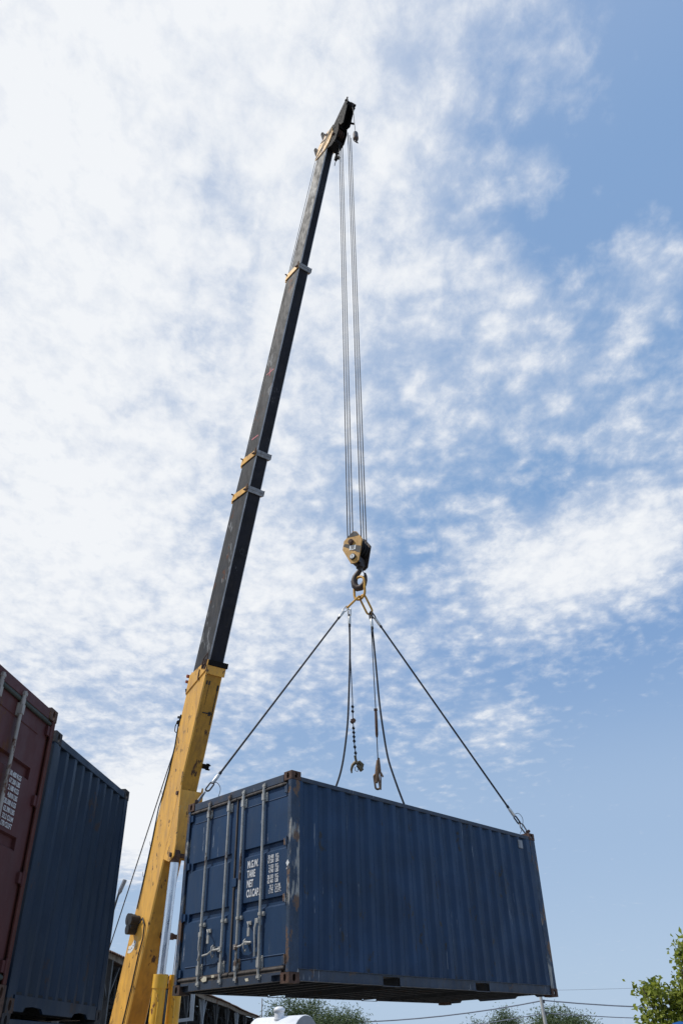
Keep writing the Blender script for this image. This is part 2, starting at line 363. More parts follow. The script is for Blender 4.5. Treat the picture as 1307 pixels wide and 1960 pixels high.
# ------------------------------------------------------------------ setting
gm = MB(); S = 3000; nseg = 24
gm.add([(-S, -S, 0), (S, -S, 0), (S, S, 0), (-S, S, 0)], [(0, 1, 2, 3)])
tag(gm.build('ground', m_ground), kind='structure')

# ------------------------------------------------------------------ shipping containers
L_, B_, T_ = 6.058, 2.438, 2.591
def corr_wall(length, z0, z1, pitch, depth, start=0.0, rows=9, dent=0.004, seed=0, margin=0.0):
    """sheet profile: outer face at y=0, inner face at y=+depth; along x"""
    xs = []; x = margin
    xs.append((0, 0)); 
    if margin: xs.append((margin, 0))
    fo, sl = pitch*.26, pitch*.24
    while x + pitch <= length - margin + 1e-6:
        xs += [(x + sl, depth), (x + sl + fo, depth), (x + 2*sl + fo, 0), (x + pitch, 0)]; x += pitch
    if x < length - 1e-3: xs.append((length, 0))
    vs = []; fs = []; nx = len(xs)
    for j in range(rows + 1):
        z = z0 + (z1 - z0)*j/rows
        for i, (a, b) in enumerate(xs):
            w = 0 if j in (0, rows) else dent
            vs.append((a, b + w*mnoise.noise(Vector((a*1.3 + seed*7, z*1.1, seed))) + .4*w*mnoise.noise(Vector((a*4 + seed*7, z*4, seed + 5))), z))
    for j in range(rows):
        for i in range(nx - 1): fs.append((j*nx + i, j*nx + i + 1, (j+1)*nx + i + 1, (j+1)*nx + i))
    return vs, fs
def casting(mb, x0, y0, z0, sx, sy, sz):
    """hollow corner casting with oval holes; (x0,y0,z0) outer corner, s* = +-1 direction inward"""
    a, b, c = .178, .162, .118
    X = lambda p: (x0 + sx*p[0], y0 + sy*p[1], z0 + sz*p[2])
    flip = sx*sy*sz < 0
    def face(o, e1, e2, n, l1, l2, h1, h2):
        o, e1, e2, n = map(Vector, (o, e1, e2, n)); K = 16
        ctr = o + e1*l1/2 + e2*l2/2; ring = []; outr = []
        for k in range(K):
            t = (k + .5)*2*math.pi/K; cx, cy = math.cos(t), math.sin(t)
            ring.append(ctr + e1*h1*(abs(cx)**.8)*(1 if cx > 0 else -1) + e2*h2*(abs(cy)**.8)*(1 if cy > 0 else -1))
            m_ = max(abs(cx), abs(cy)); outr.append(ctr + e1*cx/m_*l1/2 + e2*cy/m_*l2/2)
        inn = [p - n*.020 for p in ring]
        vs = [X(p) for p in outr + ring + inn]; fs = []
        for k in range(K):
            j = (k+1) % K
            fs += [(k, j, K+j, K+k), (K+k, K+j, 2*K+j, 2*K+k)]
        # square off the four corners
        crn = [o, o + e1*l1, o + e1*l1 + e2*l2, o + e2*l2]
        nb = len(vs); vs += [X(p) for p in crn]
        # outer ring points between which each corner lies
        for ci, cp in enumerate(crn):
            best = sorted(range(K), key=lambda k: (outr[k] - cp).length)[:2]
            i, j = best
            if (i+1) % K != j: i, j = j, i
            fs.append((nb + ci, j, i))
        mb.add(vs, fs)
    face((0, 0, 0), (0, 1, 0), (0, 0, 1), (-1, 0, 0), b, c, .026, .042)
    face((0, 0, 0), (1, 0, 0), (0, 0, 1), (0, -1, 0), a, c, .026, .042)
    face((0, 0, 0), (1, 0, 0), (0, 1, 0), (0, 0, -1), a, b, .055, .032)
    # back faces closing the block
    q = [(a, 0, 0), (a, b, 0), (a, b, c), (a, 0, c), (0, b, 0), (0, b, c), (0, 0, c)]
    mb.add([X(p) for p in q], [(0, 1, 2, 3), (1, 4, 5, 2), (3, 2, 5, 6)])

def container(M, label, mp, kind_front, mats, rods, group=None, seed=0, lettering=None, detail=True, zr=(1.695, 1.005), seam=1.208, rec=.02):
    mwall, mdoor, mpost, mcast, mrail, mseal, mrod = mats
    c = thing('shipping_container', label, 'shipping container', M=M, group=group, world_parts=False)
    # castings
    for x0, sx in ((0, 1), (L_, -1)):
        for y0, sy in ((0, 1), (B_, -1)):
            for z0, sz in ((0, 1), (T_, -1)):
                mb = MB(); casting(mb, x0, y0, z0, sx, sy, sz)
                cast_m = mcast if (z0 == T_ or (x0 == 0 and y0 == 0) or x0 > 0) else m_bcast
                o = mb.build('corner_casting', cast_m, c)
                if mcast is m_rust and cast_m is m_rust: o['label'] = 'rusty brown corner casting'
    # posts
    for x0, sx in ((0, 1), (L_, -1)):
        for y0, sy in ((0, 1), (B_, -1)):
            mb = MB()
            e = .004
            # L shaped pressed post
            mb.box(x0 + sx*e, x0 + sx*.165, y0 + sy*e, y0 + sy*.020, .118, T_-.118)
            mb.box(x0 + sx*e, x0 + sx*.022, y0 + sy*.0205, y0 + sy*(.075 if x0 == 0 and kind_front == 'door' else .13), .118, T_-.118)
            if x0 == 0 and kind_front == 'door':
                mb.box(x0 + .040, x0 + .16, y0 + sy*.0205, y0 + sy*.10, .118, T_-.118)
            mb.build('corner_post', mpost, c, bevel=.004)
    # side walls
    sw = L_ - .33; n = round((sw - .10)/.2865)
    for y0, sy in ((0, 1), (B_, -1)):
        vs, fs = corr_wall(sw, .163, 2.47, (sw-.10)/n, .038, rows=14, dent=.010, seed=seed + y0, margin=.05)
        MBx = MB(Matrix.Translation((.165, y0 + sy*.010, 0)) @ Matrix.Diagonal((1, sy, 1, 1))); MBx.add(vs, fs)
        MBx.build('side_wall', mwall, c)
        mb = MB(); mb.box(.178, L_ - .178, y0 + sy*.004, y0 + sy*.064, 2.4695, 2.5295); mb.build('top_rail', mrail, c, bevel=.006)
        # bottom rail: C channel with fork pockets
        mb = MB(); pk = ((1.74, 2.09), (3.82, 4.17)); xs = [.178] + [q for a in pk for q in a] + [L_ - .178]
        for i in range(0, len(xs), 2):
            mb.box(xs[i], xs[i+1], y0 + sy*.022, y0 + sy*.030, .036, .155)
        mb.box(.178, L_ - .178, y0 + sy*.006, y0 + sy*.060, .1555, .1625)
        for i in range(0, len(xs), 2): mb.box(xs[i], xs[i+1], y0 + sy*.006, y0 + sy*.058, .028, .0355)
        for a, b in pk: mb.box(a, b, y0 + sy*.022, y0 + sy*.030, .136, .155); mb.box(a - .004, b + .004, y0 + sy*.018, y0 + sy*.05, .020, .0278)
        mb.build('bottom_rail', mrail, c)
    # fork pocket tunnels
    for a, b in ((1.74, 2.09), (3.82, 4.17)):
        mb = MB(); mb.prism([(a - .006, .03), (a - .001, .03), (a - .001, .1365), (b + .001, .1365), (b + .001, .03), (b + .006, .03), (b + .006, .1415), (a - .006, .1415)], .062, B_ - .062, axis=1)
        mb.build('fork_pocket', m_dark, c)
    # underside
    for k in range(19):
        x = .32 + k*.30
        if any(a - .06 < x < b + .06 for a, b in ((1.74, 2.09), (3.82, 4.17))): continue
        mb = MB(); mb.box(x, x + .045, .062, B_ - .062, .034, .040); mb.box(x, x + .005, .062, B_ - .062, .0405, .150); mb.build('cross_member', m_dark, c)
    MB().box(.03, L_-.03, .065, B_-.065, .1505, .178).build('floor', m_dark, c)
    # roof
    mb = MB()
    nr = 26; pr = (L_ - .10)/nr; vs = []; 
    for k in range(nr):
        x = .05 + k*pr
        for dx, dz in ((0, 0), (pr*.25, 0), (pr*.35, -.018), (pr*.9, -.018), (pr, 0)): vs.append((x + dx, dz))
    n_ = len(vs); mb.add([(a, .066, 2.531 + b*.9) for a, b in vs] + [(a, B_-.066, 2.531 + b*.9) for a, b in vs], [(i, i+1, n_+i+1, n_+i) for i in range(n_-1)])
    mb.build('roof', mwall, c)
    # end walls / end rails
    def end_wall(x0, sx):
        n2 = 9; w = B_ - .26
        vs, fs = corr_wall(w, .150, 2.47, w/n2, .045, rows=10, dent=.005, seed=seed + 3)
        q = MB(Matrix(((0, sx, 0, x0 + sx*.012), (1, 0, 0, .13), (0, 0, 1, 0), (0, 0, 0, 1)))); q.add(vs, fs); q.build('end_wall', mwall, c)
        q = MB(); q.box(x0 + sx*.004, x0 + sx*.06, .162, B_-.162, 2.4695, 2.55); q.build('end_rail', mrail, c, bevel=.005)
        q = MB(); pts = [(.162, .02), (.162, .1495), (B_-.162, .1495), (B_-.162, .02), (2.06, .02), (2.02, .058), (1.86, .07), (1.66, .062), (1.60, .02), (.86, .02), (.80, .055), (.64, .07), (.46, .062), (.40, .02)]
        q.prism(pts, min(x0 + sx*.004, x0 + sx*.03), max(x0 + sx*.004, x0 + sx*.03), axis=0); q.build('end_sill', mrail, c)
    end_wall(L_, -1)
    if kind_front != 'door': end_wall(0, 1)
    else:
        q = MB(); q.box(.006, .07, .178, B_-.178, 2.462, 2.568); q.build('door_header', mrail, c, bevel=.004)
        q = MB(); q.box(.008, .10, .340, B_ - .355, .034, .128)
        q.box(.008, .10, .1625, .339, .100, .128); q.box(.008, .10, B_-.354, B_-.1625, .100, .128)
        q.box(.060, .10, .1625, .339, .034, .0995); q.box(.060, .10, B_-.354, B_-.1625, .034, .0995)
        q.build('door_sill', mrail, c)
        for za, zb in ((.1285, .150), (2.440, 2.4615)): MB().box(.012, .05, .162, B_-.162, za, zb).build('door_gasket', mseal, c)
        for side in (0, 1):            # right leaf is side 0 (small y), left leaf is side 1
            y0, y1 = (.105, seam - .012) if side == 0 else (seam + .012, B_ - .105)
            d = MB()
            z_rec = zr
            # leaf outline profile down its height
            ry0, ry1 = (y0 + rec, y1 - .175) if side == 0 else (y0 + .08, y1 - .10)
            def skin(ya, yb, prof):
                vs = [(.034 + dx, ya, z) for z, dx in prof] + [(.034 + dx, yb, z) for z, dx in prof]; nn = len(prof)
                d.add(vs, [(i, i+1, nn+i+1, nn+i) for i in range(nn-1)])
            prof = [(.20, 0)]
            prof += [(.312, 0), (.322, -.010), (.332, 0)]
            for zt in sorted(z_rec): prof += [(zt - .118, 0), (zt - .092, .036), (zt - .012, .036), (zt, 0)]
            prof += [(2.258, 0), (2.266, -.008), (2.276, 0), (2.425, 0)]
            flat = [(.20, 0), (2.425, 0)]
            skin(y0 + .0, ry0, flat); skin(ry0, ry1, prof); skin(ry1, y1, flat)
            for ya in (ry0, ry1):
                for zt in z_rec: d.add([(.034, ya, zt - .118), (.070, ya, zt - .092), (.070, ya, zt - .012), (.034, ya, zt)], [(0, 1, 2, 3)])
            d.box(.0705, .085, y0, y1, .19, 2.43)
            d.add([(.034, y0, .2), (.0705, y0, .2), (.0705, y0, 2.425), (.034, y0, 2.425)], [(0, 1, 2, 3)]); d.add([(.034, y1, .2), (.0705, y1, .2), (.0705, y1, 2.425), (.034, y1, 2.425)], [(0, 1, 2, 3)])
            door = d.build('door', mdoor, c)
            for ga, gb, gz, gr in ((2.4255, 2.4395, 2.432, .018), (.1505, .1995, .17, .020)):
                g = MB(); g.box(.020, .050, y0 - .004, y1 + .004, ga, gb); g.tube([(.016, y0, gz), (.016, y1, gz)], gr, 8); g.build('gasket', mseal, door)
            if side == 0: MB().box(.016, .045, y1 + .0005, y1 + .0235, .20, 2.425).build('gasket', mseal, door)
            if side == 0: MB().box(.010, .0335, y1 - .05, y1 + .045, 1.235, 1.345).build('overlap_plate', mdoor, door, bevel=.004)
            for hz_ in (2.356, 1.662, .968, .256):
                h = MB(); a, b_ = (.045, y0 + .045) if side == 0 else (y1 - .045, B_ - .045)
                h.box(.004, .0335, a, b_, hz_ - .05, hz_ + .045); 
                yy = .088 if side == 0 else B_ - .088
                h.cyl((.002, yy, hz_ - .062), (.002, yy, hz_ + .06), .013, 8)
                h.build('hinge', mpost if side == 0 and not lettering == 'red' else mdoor, door, bevel=.003)
            for ri, ry in enumerate(rods[side]):
                rx = -.004
                r = MB(); r.cyl((rx, ry, .10), (rx, ry, 2.515), .0185, 12)
                for za in (.10, 2.49):     # cams
                    r.box(rx - .018, rx + .03, ry - .034, ry + .022, za - .012, za + .016)
                    r.box(rx - .012, rx + .02, ry - .030, ry - .008, za - .03, za + .034)
                r.cyl((rx, ry, 2.38), (rx, ry, 2.44), .025, 10); r.cyl((rx, ry, .20), (rx, ry, .225), .026, 10)
                r.build('locking_rod', mrod, door)
                for za, hh in ((2.335, .062), (.265, .075)):
                    k = MB(); k.box(.014, .0335, ry - .055, ry + .03, za - hh, za + hh); k.box(-.027, .0135, ry - .026, ry + .026, za - hh*.75, za + hh*.75)
                    for zb in (-.6, .6): k.cyl((.008, ry - .042, za + hh*zb), (.014, ry - .042, za + hh*zb), .008, 8)
                    k.build('rod_bracket', mrod, door, bevel=.002)
                k = MB(); k.box(.006, .0335, ry - .062, ry + .024, .80, .85); k.box(-.026, .0055, ry - .024, ry + .024, .806, .842); k.cyl((.0, ry - .05, .825), (.012, ry - .05, .825), .012, 8)
                k.build('rod_bracket', mrod, door, bevel=.002)
            # handles
            if detail:
                a, b_ = rods[side]
                if side == 0:   # rods a=.585, b=1.047 ; one handle level from b, one hanging beside a
                    hA = [(-.030, b_, .475), (-.040, b_ - .07, .472), (-.048, b_ - .15, .480), (-.050, b_ - .22, .51), (-.045, b_ - .35, .50)]
                    hB = [(-.030, a + .03, .745), (-.045, a + .05, .66), (-.05, a + .045, .56), (-.045, a + .04, .44), (-.04, a + .045, .33)]
                    kp = [(b_ - .21, .50)]; lk_ = (b_ - .23, .735)
                else:
                    hA = [(-.030, a, .480), (-.040, a + .06, .478), (-.050, a + .15, .475), (-.048, a + .24, .44), (-.045, a + .36, .43)]
                    hB = [(-.030, b_ - .02, .70), (-.045, b_ - .03, .62), (-.05, b_ - .03, .52), (-.045, b_ - .06, .45), (-.04, b_ - .02, .38)]
                    kp = [(a + .15, .49)]; lk_ = (b_ - .17, .73)
                for hh in (hA, hB):
                    q = MB(); q.tube(hh, .013, 8, taper=[.018, .016, .012, .012, .014]); q.box(hh[0][0] - .012, hh[0][0] + .02, hh[0][1] - .03, hh[0][1] + .03, hh[0][2] - .03, hh[0][2] + .03)
                    q.build('door_handle', mrod, door, bevel=.003)
                for ky, kz in kp:
                    q = MB(); q.box(-.02, .0335, ky - .022, ky + .022, kz - .012, kz + .035); q.tube([(-.03, ky, kz + .05), (-.055, ky, kz + .03), (-.06, ky, kz - .05), (-.035, ky, kz - .10), (-.01, ky, kz - .06)], .009, 6); q.build('handle_catch', mrod, door)
                q = MB(); ly, lz = lk_
                q.box(.012, .0335, ly - .03, ly + .03, lz - .02, lz + .03); q.tube([(0, ly + .02, lz + .01), (-.03, ly - .01, lz + .015), (-.045, ly - .045, lz - .02), (-.04, ly - .05, lz - .15)], .011, 6)
                q.box(-.05, -.03, ly - .072, ly - .030, lz - .16, lz - .06); q.build('seal_bracket', mrod, door, bevel=.003)
            if lettering and side == 0:
                def TM(y, z): return Matrix(((0, 0, -1, .030), (-1, 0, 0, y), (0, 1, 0, z), (0, 0, 0, 1)))
                if lettering == 'blue':
                    words = ['M.G.W.', 'TARE', 'NET', 'CU.CAP.']
                    for i, w_ in enumerate(words): text_mesh('lettering', w_, .130, .56, TM(.928, 1.438 - i*.1235), m_white, door, bold=.030)
                    nums = [('30.480', 'KG.'), ('67.200', 'LBS'), ('2.150', 'KG.'), ('4.740', 'LBS'), ('28.330', 'KG.'), ('62.460', 'LBS'), ('33.2', 'CU.M.'), ('1.172', 'CU.FT.')]
                    for i, (a_, b2) in enumerate(nums):
                        z = 1.492 - (i//2)*.1265 - (i % 2)*.056
                        text_mesh('lettering', a_, .068, .66, TM(.372, z), m_white, door, 'RIGHT', bold=.018)
                        text_mesh('lettering', b2, .068, .66, TM(.338, z), m_white, door, bold=.018)
                else:
                    nums = [('30.480 KGS'), ('67.200 LBS'), ('2.180 KGS'), ('4.810 LBS'), ('28.300 KGS'), ('62.390 LBS'), ('33.2 CU.M'), ('1.170 CU.FT')]
                    for i, a_ in enumerate(nums):
                        text_mesh('lettering', a_, .064, .78, TM(.440, 1.755 - i*.0625), m_white, door, 'RIGHT', bold=.010)
            if lettering == 'blue':
                if side == 0:
                    q = MB(); q.add([(.0055, .60, .118), (.0055, .53, .118), (.0055, .56, .085), (.0055, .64, .090)], [(0, 1, 2, 3)]); q.build('sticker_scrap', m_cream, door); q = MB(); q.add([(.0055, .80, .105), (.0055, .86, .10), (.0055, .84, .068), (.0055, .78, .07)], [(0, 1, 2, 3)])
                    q.build('sticker_scrap', m_cream, door)
                else:
                    q = MB(); q.add([(-.008, 1.66, .175), (-.008, 1.72, .185), (-.008, 1.79, .150), (-.008, 1.74, .118), (-.008, 1.66, .125)], [(0, 1, 2, 3, 4)]); q.build('sticker_scrap', m_cream, door); q = MB(); q.add([(-.008, 1.50, .188), (-.008, 1.56, .188), (-.008, 1.55, .155), (-.008, 1.49, .160)], [(0, 1, 2, 3)])
                    q.build('sticker_scrap', m_cream, door)
    return c

YAW = .8017
def pose(org, ux, vx):
    u_ = Vector(ux).normalized(); v_ = Vector(vx).normalized()
    return Matrix(((u_.x, v_.x, 0, org.x), (u_.y, v_.y, 0, org.y), (0, 0, 1, org.z), (0, 0, 0, 1)))
K0 = G(-.7974, 11.2378, .8003)
Lv = V(math.cos(YAW), math.sin(YAW), 0); Bv = V(-math.sin(YAW), math.cos(YAW), 0)
M_main = pose(K0, Lv, Bv)
main = container(M_main, 'blue shipping container hanging in the air from wire slings, doors facing left', None, 'door',
                 (m_blue, m_bdoor, m_bpost, m_rust, m_rail, m_seal, m_rod), ((.585, 1.047), (1.378, 1.865)), seed=1, lettering='blue')
q = MB(); q.box(3.952, 3.962, .006, .0095, .17, 2.465); q.build('weld_seam', m_blue, main)
# ventilator on the long side, diamond placard on the corner post
q = MB(); q.box(5.49, 5.62, -.012, .009, 2.28, 2.42); q.build('air_vent', m_collar, main, bevel=.006)
q = MB(); q.add([(-.0015, .060, 1.335), (-.0015, .022, 1.375), (-.0015, .055, 1.42), (-.0015, .090, 1.38)], [(0, 1, 2, 3)]); q.add([(-.0015, .085, 1.30), (-.0015, .066, 1.305), (-.0015, .07, 1.33)], [(0, 1, 2)]); q.build('placard', m_plate, main)

dS = V(.0881584, .99610639, 0).normalized(); nO = V(dS.y, -dS.x, 0)      # yard stack: along the row, and out towards the crane
blue_org = G(-2.9237, 10.7815, .42) - dS*.01
M_b = pose(blue_org, -nO, -dS)
st2 = (m_blue2, m_blue2, m_blue2, m_bcast, m_blue2, m_seal, m_rod)
container(M_b, 'dark blue container with ribbed end wall on the upper tier beside the red one', None, 'wall', st2, None, seed=4, detail=False)
M_b2 = M_b.copy(); M_b2.translation = Vector((blue_org.x, blue_org.y, 0.0)) + dS*(-.03)
container(M_b2, 'blue container at ground level under the dark blue one', None, 'wall', st2, None, seed=5, detail=False)
red_org = G(-3.047, 7.918, .489) + dS*.10
str_ = (m_red, m_red, m_redpost, m_rust, m_red, m_seal2, m_rod2)
M_r = pose(red_org, -nO, -dS)
container(M_r, 'oxide red container with grey locking bars at the left edge, upper tier', None, 'door', str_, ((.785, 1.25), (1.44, 1.92)), seed=6, lettering='red', zr=(1.925, 1.282), detail=False, seam=1.33, rec=.19)
M_r2 = M_r.copy(); M_r2.translation = Vector((red_org.x, red_org.y, .069))
container(M_r2, 'oxide red container at ground level under the lettered red one', None, 'door', str_, ((.785, 1.25), (1.44, 1.92)), seed=8, detail=False)
for k, s in enumerate((.1, 1.2, 2.3)):
    q = MB(); a = Vector((red_org.x, red_org.y, .0345)) - dS*s + nO*(-.05)
    q.bar(a, a - nO*5.9, .16, .067)
    tag(q.build('timber_sleeper', m_bark, None, bevel=.004), 'timber sleeper under the ' + ('crane side edge', 'middle', 'outer edge')[k] + ' of the lower red container', 'timber', 'timber sleepers under the red stack')

# ------------------------------------------------------------------ mobile crane
F0 = G(-5.23818277, 21.4359526, .5); H0 = G(-.09504185, 14.60490958, 25.2)
dB = (H0 - F0).normalized(); sB = dB.cross(V(0, 0, 1)).normalized(); uB = dB.cross(sB)
if uB.z > 0: uB = -uB
def P(a, b, c): return F0 + dB*a + uB*b + sB*c           # along boom, towards its underside, sideways
MBm = Matrix(((dB.x, uB.x, sB.x, F0.x), (dB.y, uB.y, sB.y, F0.y), (dB.z, uB.z, sB.z, F0.z), (0, 0, 0, 1)))
def bmb(): return MB(MBm)
crane = thing('mobile_crane', 'yellow mobile crane raising its long black telescopic boom over the yard', 'crane', loc=(F0.x, F0.y, 0))
def boom_section(name, a0, a1, w, h, m_side, m_under, label=None, edge=True, chamfer=.03):
    q = bmb(); w2, h2 = w/2, h/2; ch = chamfer
    pr = [(-h2, -w2), (h2 - ch, -w2), (h2, -w2 + ch), (h2, w2 - ch), (h2 - ch, w2), (-h2, w2)]
    n = max(2, int((a1 - a0)/.8)); vs = []; fs = []; mi = []
    for i in range(n + 1):
        a = a0 + (a1 - a0)*i/n
        for b, c in pr: vs.append((a, b, c))
    k = len(pr)
    for i in range(n):
        for j in range(k):
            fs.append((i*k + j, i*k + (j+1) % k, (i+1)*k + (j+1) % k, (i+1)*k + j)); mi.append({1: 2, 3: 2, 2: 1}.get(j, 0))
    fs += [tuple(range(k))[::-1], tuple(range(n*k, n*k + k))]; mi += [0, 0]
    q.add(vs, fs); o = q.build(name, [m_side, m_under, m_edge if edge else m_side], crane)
    o.data.polygons.foreach_set('material_index', mi); 
    if label: o['label'] = label
    return o
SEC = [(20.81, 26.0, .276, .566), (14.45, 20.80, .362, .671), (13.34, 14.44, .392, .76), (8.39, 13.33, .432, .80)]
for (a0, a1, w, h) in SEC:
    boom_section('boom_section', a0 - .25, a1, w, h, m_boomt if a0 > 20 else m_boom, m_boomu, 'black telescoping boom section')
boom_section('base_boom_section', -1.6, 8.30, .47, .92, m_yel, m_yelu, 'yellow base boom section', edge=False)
# collars
for (a, w, h, s) in ((20.80, .362, .671, .9), (14.44, .392, .76, 1.0), (13.33, .432, .80, 1.0)):
    q = bmb(); w2, h2 = w/2 + .012, h/2 + .02
    sl = .10*s
    for c0, c1 in ((w2, w2 + .02), (-w2 - .02, -w2)):
        q.prism([(a - .09 - sl, -h2 - .04), (a + .13 - sl, -h2 - .03), (a + .15, h2 - .03), (a - .02, h2 - .03)], c0, c1, axis=2)
    q.prism([(a - .13 - sl, -h2 - .06), (a + .10 - sl, -h2 - .06), (a + .10 - sl, -h2), (a - .13 - sl, -h2)], -w2, w2, axis=2)
    co = q.build('collar', m_yel, crane, bevel=.004)
    q = bmb(); q.box(a - .04, a + .13, h2, h2 + .035, -w2 - .022, w2 + .005); q.box(a + .04, a + .05, h2 + .035, h2 + .045, -w2 - .02, w2 + .005)
    q.box(a - .03, a + .14, h2 - .12, h2 + .05, -w2 - .038, -w2 - .031)
    q.build('wear_plate', m_collar, co, bevel=.006)
    q = bmb()
    for b, c in ((h2 - .05, w2 + .03), (h2 - .12, w2 + .03), (-h2, w2 + .03)): q.cyl((a + .02, b, c), (a + .02, b, c + .05), .022, 8)
    q.box(a - .02, a + .18, h2 - .07, h2 + .0, w2 + .031, w2 + .05); q.build('fastener', m_rust, co)
# base section head band
q = bmb(); w2, h2 = .235, .46
for c0, c1 in ((w2 + .001, w2 + .028), (-w2 - .028, -w2 - .001)):
    q.prism([(7.72, -h2 - .02), (8.22, -h2 - .02), (8.62, h2 - .06), (8.62, h2 + .01), (8.38, h2 + .01)], c0, c1, axis=2)
q.box(8.26, 8.48, h2 + .001, h2 + .045, -w2 - .028, w2 + .028)
cb = q.build('collar', m_yel, crane, bevel=.006)
q = bmb(); q.box(8.482, 8.62, h2 - .10, h2 + .065, -w2 - .06, w2 + .01); q.build('wear_plate', m_black, cb, bevel=.006)
q = bmb()
for b in (.20, .28, .36): q.cyl((8.50, b, w2 + .028), (8.50, b, w2 + .075), .028, 8); q.box(8.38, 8.62, b - .02, b + .02, w2 + .029, w2 + .05)
q.tube([(8.40, .26, w2 + .06), (8.62, .30, w2 + .09), (8.78, .40, w2 + .05), (8.60, .47, w2 + .06), (8.36, .42, w2 + .06)], .014, 6)
q.tube([(8.36, .08, w2 + .03), (8.20, .10, w2 + .035), (8.10, .12, w2 + .03)], .02, 6)
q.build('bolt_set', m_rust, cb)
# plates / slots on the underside near the top of the base section
q = bmb(); z = h2 + .003
for a0, a1, c0, c1 in ((7.30, 7.325, -.17, .10), (7.26, 7.36, -.13, -.06), (7.05, 8.02, -.175, -.155), (7.9, 8.04, -.19, -.14), (8.0, 8.10, .14, .18), (8.0, 8.10, .07, .11), (7.5, 8.0, .085, .09)):
    q.box(a0, a1, z, z + .006, c0, c1)
q.build('slot_cover', m_blk, crane)
# lugs and small fittings on the upper left edge of the base section
q = bmb()
q.box(8.12, 8.24, -h2 - .06, -h2 - .001, .17, .23); q.cyl((8.19, -h2 - .10, .16), (8.19, -h2 - .10, .30), .045, 10); q.cyl((8.05, -h2 - .13, .18), (8.05, -h2 - .13, .28), .04, 10)
q.build('limit_switch', mat('rust red switch', (.28, .07, .03), .6, var=.3, vscale=20), crane, bevel=.004)
q = bmb(); q.box(7.70, 7.86, -h2 - .05, -h2 - .001, .16, .22); q.cyl((7.70, -h2 - .09, .15), (7.86, -h2 - .05, .24), .045, 8); q.build('cable_guide', m_black, crane)
q = bmb(); q.box(7.10, 7.16, -h2 - .22, -h2 + .03, .19, .24); q.box(6.9, 7.2, -h2 - .06, -h2 - .001, .20, .25)
q.cyl((7.0, -h2 - .12, .20), (7.0, -h2 - .04, .25), .06, 10)
q.tube([P_ for P_ in [(6.98, -h2 - .08, .24), (6.99, -h2 - .17, .24), (6.9, -h2 - .22, .24), (6.78, -h2 - .19, .24), (6.74, -h2 - .08, .24)]], .012, 6)
q.build('cable_clamp', m_black, crane)
q = bmb(); hs = [(7.0, -h2 - .05, .245), (6.4, -h2 + .06, .245), (5.8, -h2 + .07, .25), (5.2, -h2 + .02, .25), (4.9, -h2 - .04, .25), (4.2, -h2 + .03, .25), (3.3, -h2 + .07, .25), (2.62, -h2 + .11, .26)]
q.tube(hs, .015, 6)
for a in (5.2, 4.0, 3.3): q.tube([(a, -h2 + .05, .25), (a + .03, -h2 - .03, .25), (a + .10, -h2 - .10, .24)], .006, 5)
q.build('boom_cable', m_rubber, crane)
q = bmb(); hs = [(2.40, .02, .27), (2.52, .12, .27), (2.42, .30, .27), (2.15, .38, .265), (1.8, .33, .26), (1.2, .36, .262), (.3, .33, .262), (-.8, .36, .26)]
q.tube(hs, .017, 6); q.build('boom_hose', m_rubber, crane)
q = bmb()
for a_, b_, r0 in ((2.38, -.36, .13), (2.30, -.21, .145)):
    q.cyl((a_, b_, .25), (a_, b_, .34), r0*.9, 18); q.cyl((a_, b_, .341), (a_, b_, .43), r0, 18)
q.cyl((2.42, -.12, .25), (2.42, -.12, .47), .10, 14); q.cyl((2.20, -.20, .25), (2.20, -.20, .46), .11, 14)
q.build('cable_reel', m_rubber, crane, bevel=.035)
# angle indicator: white quarter arc with black dots
q = bmb(); arc = []; R0, R1 = .20, .35; N_ = 12; cx, cy = 2.02, -.36
vs = []
for i in range(N_ + 1):
    t = math.radians(5 + 85*i/N_); vs += [(cx - R0*math.sin(t), cy + R0*math.cos(t), .2385), (cx - R1*math.sin(t), cy + R1*math.cos(t), .2385)]
q.add(vs, [(2*i, 2*i+1, 2*i+3, 2*i+2) for i in range(N_)]); ai = q.build('angle_scale', m_plate, crane)
q = bmb()
for i in range(5):
    t = math.radians(12 + 70*i/4); r_ = .275; q.cyl((cx - r_*math.sin(t), cy + r_*math.cos(t), .239), (cx - r_*math.sin(t), cy + r_*math.cos(t), .243), .014, 8)
q.build('scale_mark', m_blk, ai)
# hand painted marks
def strip(a0, b0, a1, b1, c, wd, m, name, lab=None):
    q = bmb(); dx, dy = a1 - a0, b1 - b0; l = math.hypot(dx, dy); nx, ny = -dy/l*wd/2, dx/l*wd/2
    q.prism([(a0 + nx, b0 + ny), (a1 + nx, b1 + ny), (a1 - nx, b1 - ny), (a0 - nx, b0 - ny)], c, c + .002, axis=2); return q.build(name, m, crane, label=lab)
q = bmb()
def st(q, a0, b0, a1, b1, c, wd):
    dx, dy = a1 - a0, b1 - b0; l = math.hypot(dx, dy); nx, ny = -dy/l*wd/2, dx/l*wd/2
    q.prism([(a0 + nx, b0 + ny), (a1 + nx, b1 + ny), (a1 - nx, b1 - ny), (a0 - nx, b0 - ny)], c, c + .002, axis=2)
st(q, 17.19, -.20, 17.26, .20, .1825, .035); st(q, 17.08, .02, 17.38, -.04, .1845, .035); q.build('paint_mark', m_pink, crane, label='pink cross mark')
q = bmb(); st(q, 15.05, -.18, 15.10, .18, .1825, .04); q.build('paint_mark', m_pink, crane, label='pink dash mark')
